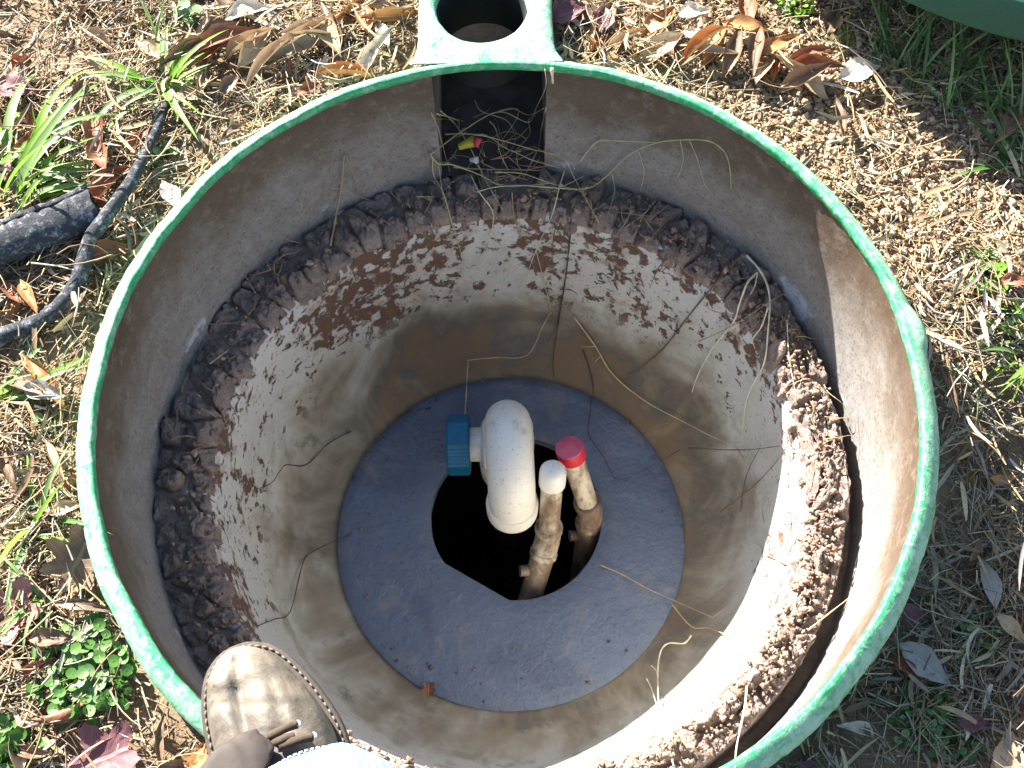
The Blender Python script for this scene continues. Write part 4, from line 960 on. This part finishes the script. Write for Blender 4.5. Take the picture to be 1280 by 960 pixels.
tuft('small green tuft at the tip of the bare soil by the shadow', 1180, 135, 12, 55, [G0, G1], (20, 160), THIN, 6)
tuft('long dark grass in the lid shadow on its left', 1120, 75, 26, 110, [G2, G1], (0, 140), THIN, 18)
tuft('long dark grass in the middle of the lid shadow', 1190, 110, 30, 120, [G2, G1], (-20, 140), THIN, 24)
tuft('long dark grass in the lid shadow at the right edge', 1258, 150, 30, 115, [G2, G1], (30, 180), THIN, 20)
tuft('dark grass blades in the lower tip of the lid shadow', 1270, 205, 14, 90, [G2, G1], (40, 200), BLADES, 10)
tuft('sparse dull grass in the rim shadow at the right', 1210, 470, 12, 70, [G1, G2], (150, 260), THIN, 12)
tuft('fine grass among the weeds at the lower right', 1180, 850, 10, 60, [G2, G1], (0, 360), THIN, 14)
tuft('faded grass tuft near the left rim', 60, 480, 10, 70, [G1], (0, 360), THIN, 12)

# ------------------------------------------------------------------ weeds with round leaves
def weed_leaf():
    n = 12; v = [(0, 0, 0)]; f = []
    for q, z in ((.55, .05), (1, .16)):
        for k in range(n):
            a = 2 * math.pi * k / n; r = q * (1 - .18 * math.exp(-((a - math.pi) / .35) ** 2)); v.append((r * math.cos(a), r * math.sin(a) * 1.05, z + .05 * math.sin(2 * a)))
    for k in range(n): f += [(0, 1 + k, 1 + (k + 1) % n), (1 + k, 1 + n + k, 1 + n + (k + 1) % n, 1 + (k + 1) % n)]
    return pyd(v, f)
WL = weed_leaf(); WL.polygons.foreach_set('use_smooth', [True] * len(WL.polygons))
def weed(label, px, py, nl, spread, lpx, mats, hgt=.022):
    k = PXM(px, py); p = at_ground(px, py); t = empty('weed_plant', (p.x, p.y, ground_z(p.x, p.y))); tag(t, label, 'weed', 'low weeds around the riser'); sv, sf = [], []
    for i in range(nl):
        a = random.uniform(0, 6.283); rr = spread * k * random.random() ** .6; x, y = rr * math.cos(a) * 1.1, rr * math.sin(a); 
        if blocked(np.array([x + p.x]), np.array([y + p.y]), .004)[0]: continue
        z = hgt * random.uniform(.3, 1) * (1.1 - .4 * rr / (spread * k)); q = Vector((x, y, z))
        o = bpy.data.objects.new('leaf', WL); COL.objects.link(o); o.parent = t; o.location = q; s_ = lpx * k * .5 * random.uniform(.6, 1.15); o.scale = (s_, s_, s_); o.rotation_euler = (random.gauss(0, .35), random.gauss(0, .35), a + random.gauss(0, .5))
        if not WL.materials: WL.materials.append(None)
        o.material_slots[0].link = 'OBJECT'; o.material_slots[0].material = random.choice(mats)
        tv, tf = tube([Vector((x * .25, y * .25, -.002)), Vector((x * .6, y * .6, z * .7)), q], .0006, 5); o0 = len(sv); sv += tv; sf += [tuple(j + o0 for j in g) for g in tf]
    link('stems', pyd(sv, sf), STEMM).parent = t
C0_, C1_ = CLOVER
weed('lush round-leaved clover patch beside the lower left rim', 112, 842, 190, 66, 15, [C0_, C0_, C0_, C1_], .020)
weed('upper sprig of the clover by the rim with pale leaves', 142, 795, 34, 30, 15, [C1_, C0_], .020)
weed('round-leaved weed in the bottom left corner', 22, 934, 46, 36, 16, [C0_], .022)
weed('small grey-green weed beside the black cable', 200, 200, 22, 22, 11, [C1_], .012)
weed('pale weed sprig at the top edge left of the grass tuft', 236, 26, 14, 18, 14, [C1_], .018)
weed('bright small-leaved weed at the top edge right of centre', 990, 14, 50, 24, 8, [GRASSM[0], C1_], .018)
weed('pale lit weed right of the bare soil', 1225, 340, 36, 34, 13, [C1_, GRASSM[0]], .012)
weed('green weed at the right edge by the rim shadow', 1268, 400, 22, 20, 16, [GRASSM[0], C1_], .016)
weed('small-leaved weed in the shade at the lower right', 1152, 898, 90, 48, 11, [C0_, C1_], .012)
weed('shaded weed sprig under the tall grey leaf', 1212, 800, 44, 36, 10, [C0_, C1_], .014)
weed('tiny weed seedling beside the lower right rim', 1090, 878, 12, 14, 10, [C0_], .010)
weed('weed seedlings at the bottom right next to the tan leaf', 1195, 925, 30, 34, 13, [C0_, C1_], .012)
weed('weed sprig in the straw left of the rim', 62, 540, 12, 22, 12, [C0_, C1_], .010)
